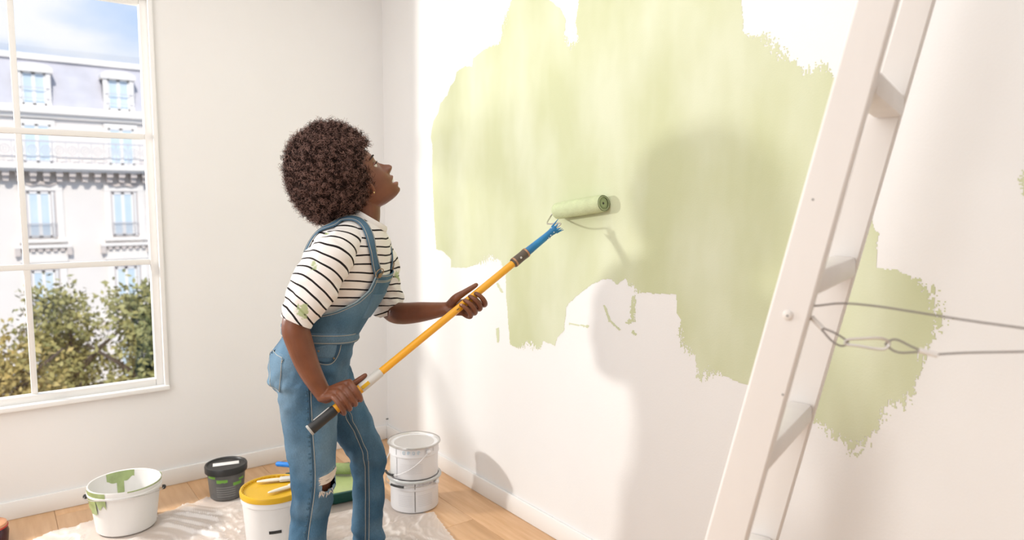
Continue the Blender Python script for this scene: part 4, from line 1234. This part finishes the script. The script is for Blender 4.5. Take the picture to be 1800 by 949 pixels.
sleeve([(.105, .10, 1.27, .05), (.150, .135, 1.245, .062), (.185, .160, 1.170, .066), (.200, .166, 1.090, .062), (.212, .164, 1.015, .058), (.224, .158, .975, .052)], lambda k: .1-.5*k, 41)

# ---- dungarees
dm = bpy.data.materials.new('blue_denim'); dm.use_nodes = True
N_, Lk, B_ = nodes_of(dm)
B_.inputs['Roughness'].default_value = .85; B_.inputs['Specular IOR Level'].default_value = .2
tx = N_.new('ShaderNodeTexCoord')
na = N_.new('ShaderNodeTexNoise'); na.inputs['Scale'].default_value = 7; na.inputs['Detail'].default_value = 4
mp1 = N_.new('ShaderNodeMapping'); mp1.inputs['Scale'].default_value = (1, 1, .45)
Lk.new(tx.outputs['Object'], mp1.inputs['Vector']); Lk.new(mp1.outputs['Vector'], na.inputs['Vector'])
ra_ = N_.new('ShaderNodeValToRGB'); ra_.color_ramp.elements[0].position = .34; ra_.color_ramp.elements[0].color = (.030, .080, .140, 1)
ra_.color_ramp.elements[1].position = .70; ra_.color_ramp.elements[1].color = (.092, .192, .295, 1)
Lk.new(na.outputs['Fac'], ra_.inputs['Fac'])
nb_ = N_.new('ShaderNodeTexNoise'); nb_.inputs['Scale'].default_value = 420; nb_.inputs['Detail'].default_value = 2
mp2 = N_.new('ShaderNodeMapping'); mp2.inputs['Scale'].default_value = (1, 1, .35)
Lk.new(tx.outputs['Object'], mp2.inputs['Vector']); Lk.new(mp2.outputs['Vector'], nb_.inputs['Vector'])
rb_ = N_.new('ShaderNodeMapRange'); rb_.inputs['To Min'].default_value = .72; rb_.inputs['To Max'].default_value = 1.28
Lk.new(nb_.outputs['Fac'], rb_.inputs['Value'])
fd = N_.new('ShaderNodeAttribute'); fd.attribute_name = 'fade'
m0 = N_.new('ShaderNodeMix'); m0.data_type = 'RGBA'; m0.inputs[7].default_value = (.30, .41, .49, 1)
Lk.new(fd.outputs['Fac'], m0.inputs[0]); Lk.new(ra_.outputs['Color'], m0.inputs[6])
mm = N_.new('ShaderNodeMix'); mm.data_type = 'RGBA'; mm.blend_type = 'MULTIPLY'; mm.inputs[0].default_value = 1
Lk.new(m0.outputs[2], mm.inputs[6]); Lk.new(rb_.outputs[0], mm.inputs[7]); Lk.new(mm.outputs[2], B_.inputs['Base Color'])
bp = N_.new('ShaderNodeBump'); bp.inputs['Strength'].default_value = .25; bp.inputs['Distance'].default_value = .002
Lk.new(nb_.outputs['Fac'], bp.inputs['Height']); Lk.new(bp.outputs['Normal'], B_.inputs['Normal'])
M['denim'] = dm
M['denim_dark'] = mat('denim_seam', (.035, .085, .14), .85, bump=.5, bscale=300)
M['thread'] = mat('pale_stitching', (.50, .46, .38), .8)
M['denim_pale'] = mat('worn_denim_edge', (.33, .43, .49), .85, .2, 60)
M['brass'] = mat('antique_brass', (.30, .21, .13), .35, metal=.8)

pg_ = G()
PEL = [(-.036, .985, .108, .142), (-.040, .965, .121, .152), (-.050, .925, .127, .158), (-.070, .880, .134, .168), (-.083, .830, .136, .175), (-.080, .780, .128, .176), (-.070, .735, .105, .160), (-.065, .715, .06, .12)]
R = []
for q in crm(PEL, 26):
    a = np.linspace(0, 2*PI, 48, endpoint=False)
    R.append(np.stack([q[0]+q[2]*np.sign(np.cos(a))*np.abs(np.cos(a))**.9, q[3]*np.sign(np.sin(a))*np.abs(np.sin(a))**.9, np.full(48, q[1])-.0*a], 1))
pg_.rings(R)
limb(pg_, [(-.088, -.088, .80, .098), (-.088, -.092, .70, .094), (-.084, -.100, .58, .082), (-.080, -.108, .46, .0725), (-.094, -.115, .34, .064), (-.110, -.121, .21, .062), (-.118, -.124, .085, .066)], 40, 32, False)
limb(pg_, [(-.052, .085, .80, .098), (.000, .088, .70, .090), (.066, .090, .57, .076), (.114, .090, .465, .066), (.117, .090, .35, .059), (.113, .090, .21, .057), (.110, .090, .085, .062)], 40, 32, False)
pv, pf, pn = remesh(pg_, .0055, 6, .5)
# cloth folds: behind the knees, in the lap, stacked towards the ankles
zz = pv[:, 2]
amp = .0035+.010*np.exp(-((zz-.80)/.06)**2)+.0045*np.exp(-((zz-.42)/.07)**2)+.007*np.exp(-((zz-.12)/.09)**2)
fold = vn(np.stack([pv[:, 0]*.8+pv[:, 2]*.7, pv[:, 1]*.8, pv[:, 2]*1.2], 1), 18, 51)+.5*vn(np.stack([pv[:, 0]-.4*pv[:, 2], pv[:, 1], pv[:, 2]], 1), 40, 52)
pv = pv+pn*(amp*fold)[:, None]
pv[:, 2] = np.maximum(pv[:, 2], .02)
fade = .55*np.clip(.5+1.1*vn(pv*np.array([1, 1, .5]), 5, 53), 0, 1)*np.exp(-((zz-.60)/.14)**2)*np.clip(pn[:, 0]*1.5, 0, 1)
fade = fade+.35*np.clip(-pn[:, 0], 0, 1)*np.exp(-((zz-.80)/.12)**2)+.18*np.clip(.3+vn(pv, 16, 54), 0, 1)
# torn hole at the right knee
HCN = V(-.033, -.175, .474)
def hole_f(p):
    dx, dz = (p[:, 0]-HCN[0]), (p[:, 2]-HCN[2])
    r = np.maximum(np.abs(dx+.12*dz)/.024, np.abs(dz-.25*dx)/.027)+.22*vn(p, 90, 55)
    return np.where(p[:, 1] < -.10, r, 9)
hf_v = hole_f(pv)
pf2 = [q for q in pf if not all(hf_v[i] < 1 for i in q)]
over = obj('dungarees', (pv, pf2), dm, per, smooth=80, label='faded blue denim dungarees with a torn knee')
attr(over, 'fade', np.clip(fade+.5*np.exp(-((hf_v-1.1)/.25)**2), 0, 1))
bvh = BVHTree.FromPolygons([Vector(v) for v in pv], pf)
def snap(p, off=.002, tree=None):
    loc, nor, i, d_ = (tree or bvh).find_nearest(Vector(p))
    o = np.array(loc); nn = np.array(nor)
    if (o-V(-.06, 0, o[2]))@nn < 0 and tree is None and o[2] > .75: nn = -nn
    return o+nn*off, nn
def cast(x_, z_, side=-1, off=.002, tree=None):
    """drop a point on the cloth from the person's right (-1) or left side"""
    h = (tree or bvh).ray_cast(Vector((x_, side*.6, z_)), Vector((0, -side, 0)))
    if h[0] is None: return snap((x_, side*.15, z_), off, tree)
    nn = np.array(h[1])
    if nn[1]*side < 0: nn = -nn
    return np.array(h[0])+nn*off, nn
def seam(name, pts, r, m, parent, side=-1, k=40, mode='cast', off=.001, tree=None):
    q = crm(pts, k)
    P = [(cast(a[0], a[1], side, off, tree) if mode == 'cast' else snap(a, off, tree))[0] for a in q]
    return obj(name, G().tube(P, r, 6), m, parent)
# frayed threads across the tear
g = G()
for i in range(26):
    z_ = HCN[2]+.004+.024*i/25+random.uniform(-.002, .002)
    xa, xb = HCN[0]-.027+random.uniform(-.004, .003), HCN[0]+.024+random.uniform(-.003, .004)
    P = []
    for x_ in np.linspace(xa, xb, 7):
        c, nn = cast(x_, z_+.12*(x_-HCN[0])+random.uniform(-.0012, .0012), -1, .0015+.001*random.random())
        P.append(c)
    g.tube(P, .0012, 5)
for i in range(22):
    x_ = HCN[0]-.028+.014*random.random() if i < 14 else HCN[0]+random.uniform(-.01, .026)
    z_ = HCN[2]-.026+random.uniform(-.008, .006)
    a, _ = cast(x_, z_, -1, .001); b, _ = cast(x_+random.uniform(-.010, .004), z_-random.uniform(.004, .014), -1, .005)
    g.tube([a, (a+b)/2+V(0, -.002, 0), b], [.0013, .001, .0004], 5)
obj('frayed_threads', g, mat('cream_threads', (.72, .62, .53), .9), over)['kind'] = 'stuff'
# seams
seam('side_seam', [(-.090, .93), (-.089, .877), (-.088, .78), (-.086, .675), (-.082, .481), (-.108, .294), (-.118, .12)], .0022, M['denim_dark'], over, k=90)
seam('side_stitching', [(-.083, .93), (-.082, .877), (-.081, .78), (-.079, .675), (-.075, .481), (-.101, .294), (-.111, .12)], .0009, M['thread'], over, k=90)
g = G()
for z_ in np.arange(.13, .88, .019)+.004*np.sin(np.arange(len(np.arange(.13, .88, .019)))*2.3):
    x_ = np.interp(z_, [.12, .294, .481, .675, .78, .93], [-.118, -.108, -.082, -.086, -.088, -.09])
    c, nn = cast(x_-.006, z_, -1, .0006)
    g.sphere(c, .0030+.0022*random.random(), 8, 6, (1.1, .45, .6+.6*random.random()))
obj('seam_pucker', g, mat('denim_pucker', (.055, .125, .19), .85), over)['kind'] = 'stuff'
for (o_, r, m_) in ((0, .0018, M['denim_dark']), (.007, .0009, M['thread']), (-.006, .0009, M['thread'])):
    q = [(-.015+o_, .0, .72), (.030+o_, .028, .66), (.072+o_, .032, .57), (.104+o_, .030, .48), (.108+o_, .034, .36), (.106+o_, .036, .22), (.104+o_, .036, .11)]
    seam('inner_seam', q, r, m_, over, k=60, mode='snap')
# patches: sampled quad on the cloth
def patch(name, quad, parent, m, off=.0035, nu=14, nv=14, tree=None, mode='cast', edge=True, bulge=0.):
    quad = [np.asarray(q, float) for q in quad]
    P = []
    for i in range(nv+1):
        row = []
        for j in range(nu+1):
            u, v = j/nu, i/nv
            q = (quad[0]*(1-u)+quad[1]*u)*(1-v)+(quad[3]*(1-u)+quad[2]*u)*v
            e = off if 0 < i < nv and 0 < j < nu else .0
            row.append((cast(q[0], q[1], -1, e+bulge*math.sin(PI*u)*math.sin(PI*v), tree) if mode == 'cast' else snap(q, e, tree))[0])
        P.append(row)
    o = obj(name, G().rings(P, False, False, False), m, parent, smooth=80)
    if m is dm: attr(o, 'fade', np.full((nu+1)*(nv+1), .28))
    if edge:
        for k_ in (.0, 1.):
            pass
        loop = P[1][1:-1]+[r[-2] for r in P[1:-1]]+P[-2][1:-1][::-1]+[r[1] for r in P[1:-1]][::-1]
        loop = [np.array(x_) for x_ in loop]
        obj('stitching', G().tube(loop+[loop[0]], .0009, 5, cap=False), M['thread'], o)
    return o
patch('back_pocket', [(-.212, .905), (-.160, .897), (-.176, .770), (-.206, .786)], over, dm, .004)
fpk = patch('front_pocket', [(-.062, .925), (.008, .940), (-.004, .885), (-.066, .893)], over, dm, .002, edge=False)
seam('pocket_edge', [(-.066, .890), (-.045, .878), (-.015, .876), (.004, .900), (.016, .945)], .0028, M['denim_dark'], over, k=30)
seam('pocket_edge', [(-.066, .884), (-.045, .871), (-.012, .869), (.010, .897), (.022, .945)], .0010, M['thread'], over, k=30)
g = G()
for (x_, z_) in ((-.054, .913), (-.008, .885)):
    c, nn = cast(x_, z_, -1, .003)
    obj('rivet', G().lathe([(.0035, 0), (.003, .0016), (.001, .002)], 10, c, nn, True, True), M['brass'], over)
# waistband and belt loops
bandz = lambda x_: .952
R = []
for (dz, o_) in ((-.020, .001), (-.017, .004), (.014, .004), (.018, .001), (.018, -.004)):
    ring = []
    for a in np.linspace(0, 2*PI, 72, endpoint=False):
        q = crm_at(np.array(PEL), 1.35)
        ring.append((q[0]+(q[2]+o_+.002)*math.copysign(abs(math.cos(a))**.9, math.cos(a)), (q[3]+o_+.002)*math.copysign(abs(math.sin(a))**.9, math.sin(a)), .952+dz-.10*(q[2]*math.cos(a))))
    R.append(ring)
wb = obj('waistband', G().rings(R, True, False, False), dm, over, smooth=80)
attr(wb, 'fade', np.full(5*72, .25))
for dz in (-.014, .012):
    pts = [(q_[0]*1, q_[1], q_[2]) for q_ in (np.array(R[1])+V(0, 0, dz+.017) if dz < 0 else np.array(R[2])+V(0, 0, -.004))]
    cc_ = np.mean(np.array(pts), 0)
    pts = [cc_+(np.array(p_)-cc_)*1.006 for p_ in pts]
    obj('stitching', G().tube(pts+[pts[0]], .0009, 5, cap=False), M['thread'], wb)
# bib, wrapping from the front to the sides
tb = np.linspace(1.05, 4.25, 40)
al = lambda t: math.radians(np.interp(t, [1.05, 1.4, 1.8, 2.3, 2.9, 3.5, 4.25], [172, 140, 112, 84, 60, 44, 36]))
R = []
for t in tb:
    a = al(t)
    R.append([tor(t, q, .0125) for q in np.linspace(-a, a, 60)])
Ri = [[tor(t, q, .0085) for q in np.linspace(-al(t), al(t), 60)] for t in tb]
def shell(A_, B_):
    g = G()
    n0, n1_ = len(A_), len(A_[0])
    v = np.concatenate([np.array(A_).reshape(-1, 3), np.array(B_).reshape(-1, 3)])
    o = n0*n1_
    f_ = []
    for i in range(n0-1):
        for j in range(n1_-1):
            q = (i*n1_+j, i*n1_+j+1, (i+1)*n1_+j+1, (i+1)*n1_+j)
            f_.append(q); f_.append(tuple(x_+o for x_ in q[::-1]))
    rim = [(0, j) for j in range(n1_)]+[(i, n1_-1) for i in range(1, n0)]+[(n0-1, j) for j in range(n1_-2, -1, -1)]+[(i, 0) for i in range(n0-2, 0, -1)]
    ids = [i*n1_+j for i, j in rim]
    for k in range(len(ids)):
        a, b = ids[k], ids[(k+1) % len(ids)]
        f_.append((b, a, a+o, b+o))
    return g.add(v, f_)
bib = obj('bib', shell(R, Ri), dm, over, smooth=60)
attr(bib, 'fade', np.clip(.12+.15*vn(np.array(bib.data.vertices[0].co)[None]*0+np.array([v.co[:] for v in bib.data.vertices]), 14, 61), 0, 1))
for s in (-1, 1):
    for ins, r, m_ in ((.0, .0022, dm), (.09, .0009, M['thread'])):
        obj('bib_hem', G().tube([tor(t, s*(al(t)-ins), .0130) for t in tb[3:]], r, 6), m_ if m_ is not dm else M['denim_pale'], bib)
for tt_ in (4.22, 4.0, 3.93):
    obj('bib_hem', G().tube([tor(tt_, q, .0132) for q in np.linspace(-al(tt_)+.05, al(tt_)-.05, 30)], .0010, 6), M['thread'], bib)
# bib pocket
R = [[tor(t, q, .0165) for q in np.linspace(-.62, .62, 24)] for t in np.linspace(2.2, 3.35, 14)]
Ri = [[tor(t, q, .0125) for q in np.linspace(-.64, .64, 24)] for t in np.linspace(2.18, 3.37, 14)]
bpk = obj('bib_pocket', shell(R, Ri), dm, bib, smooth=60)
attr(bpk, 'fade', np.full(len(bpk.data.vertices), .18))
# small hanging threads and side buttons along the bib edge
g = G()
for t in (1.75, 2.05, 2.4, 2.75):
    c = tor(t, .25, .016); o_ = unit(c-tor(t, .25, -.05))
    obj('bib_stud', G().lathe([(.0045, 0), (.004, .004), (.0015, .0055)], 10, c, o_, True, True), M['brass'], bib)
# straps over the shoulders
def strap(pts, side):
    q = crm(pts, 60)
    L_, R_ = [], []
    P = []; Nn = []
    for a in q:
        loc, nor, i_, d_ = bvh_shirt.find_nearest(Vector(a))
        nn = np.array(nor); o = np.array(loc)
        if (o-V(.07, 0, 1.2))@nn < 0: nn = -nn
        P.append(o+nn*.0075); Nn.append(nn)
    P = np.array(P); Nn = np.array(Nn)
    for _ in range(4):
        P[1:-1] = (P[:-2]+2*P[1:-1]+P[2:])/4; Nn[1:-1] = (Nn[:-2]+2*Nn[1:-1]+Nn[2:])/4
    T = np.gradient(P, axis=0)
    rings_ = []
    st1, st2 = [], []
    for i in range(len(P)):
        t_ = unit(T[i]); nn = unit(Nn[i]-t_*(Nn[i]@t_)); s_ = np.cross(t_, nn)
        w_ = .0165
        rings_.append([P[i]+s_*w_+nn*.0015, P[i]+s_*(w_-.002)+nn*.003, P[i]-s_*(w_-.002)+nn*.003, P[i]-s_*w_+nn*.0015, P[i]-s_*w_-nn*.0015, P[i]+s_*w_-nn*.0015])
        st1.append(P[i]+s_*.0125+nn*.0033); st2.append(P[i]-s_*.0125+nn*.0033)
    o = obj('strap', G().rings(rings_), dm, over, smooth=40)
    attr(o, 'fade', np.full(len(o.data.vertices), .12))
    obj('stitching', G().tube(st1, .0009, 5), M['thread'], o); obj('stitching', G().tube(st2, .0009, 5), M['thread'], o)
    # buckle and button at the bib corner
    c, nn = P[2]+unit(Nn[2])*.007, unit(Nn[2])
    t_ = unit(T[2]); s_ = np.cross(t_, nn)
    lp = [c+s_*.019*math.cos(a)*1.0+t_*.014*math.sin(a) for a in np.linspace(0, 2*PI, 18)]
    bk = obj('buckle', G().tube(lp, .0016, 7, cap=False), M['brass'], o)
    obj('button', G().lathe([(.0085, -.002), (.0088, .001), (.006, .003), (.001, .0035)], 18, c-t_*.010, nn, True, True), M['brass'], bk)
strap([tor(4.15, -.50, .0), tor(5.0, -.72, 0), tor(5.9, -1.02, 0), (.085, -.095, 1.325), (.03, -.09, 1.325), tor(5.6, -2.35, 0), tor(4.5, -2.65, 0), tor(3, -2.9, 0), tor(1.5, -3.05, 0)], -1)
strap([tor(4.15, .50, .0), tor(5.0, .72, 0), tor(5.9, 1.02, 0), (.11, .095, 1.325), (.055, .09, 1.325), tor(5.6, 2.35, 0), tor(4.5, 2.65, 0), tor(3, 2.9, 0), tor(1.5, 3.05, 0)], 1)
# shoes
def shoe(x_, y_):
    R = []
    for (dx, hw_, h_) in ((-.075, .020, .05), (-.065, .032, .075), (-.02, .038, .085), (.04, .042, .075), (.10, .047, .058), (.15, .043, .048), (.185, .028, .038), (.195, .010, .025)):
        a = np.linspace(0, PI, 12)
        top = [(x_+dx, y_+hw_*math.cos(q), .018+h_*math.sin(q)**.8) for q in a]
        R.append(top+[(x_+dx, y_-hw_, .004), (x_+dx, y_+hw_, .004)])
    s_ = obj('shoe', G().rings(R), mat('white_canvas_shoe', (.72, .69, .66), .7), per)
    R2 = []
    for z_, e in ((.0022, 0), (.004, .003), (.022, .004), (.024, 0)):
        R2.append([(x_+.06+(.14+e)*math.cos(a), y_+(.046+e)*math.sin(a)*(1+.12*math.cos(a)), z_) for a in np.linspace(0, 2*PI, 32, endpoint=False)])
    obj('shoe_sole', G().rings(R2), mat('rubber_sole', (.60, .57, .53), .6), s_)
shoe(-.115, -.125); shoe(.115, .09)
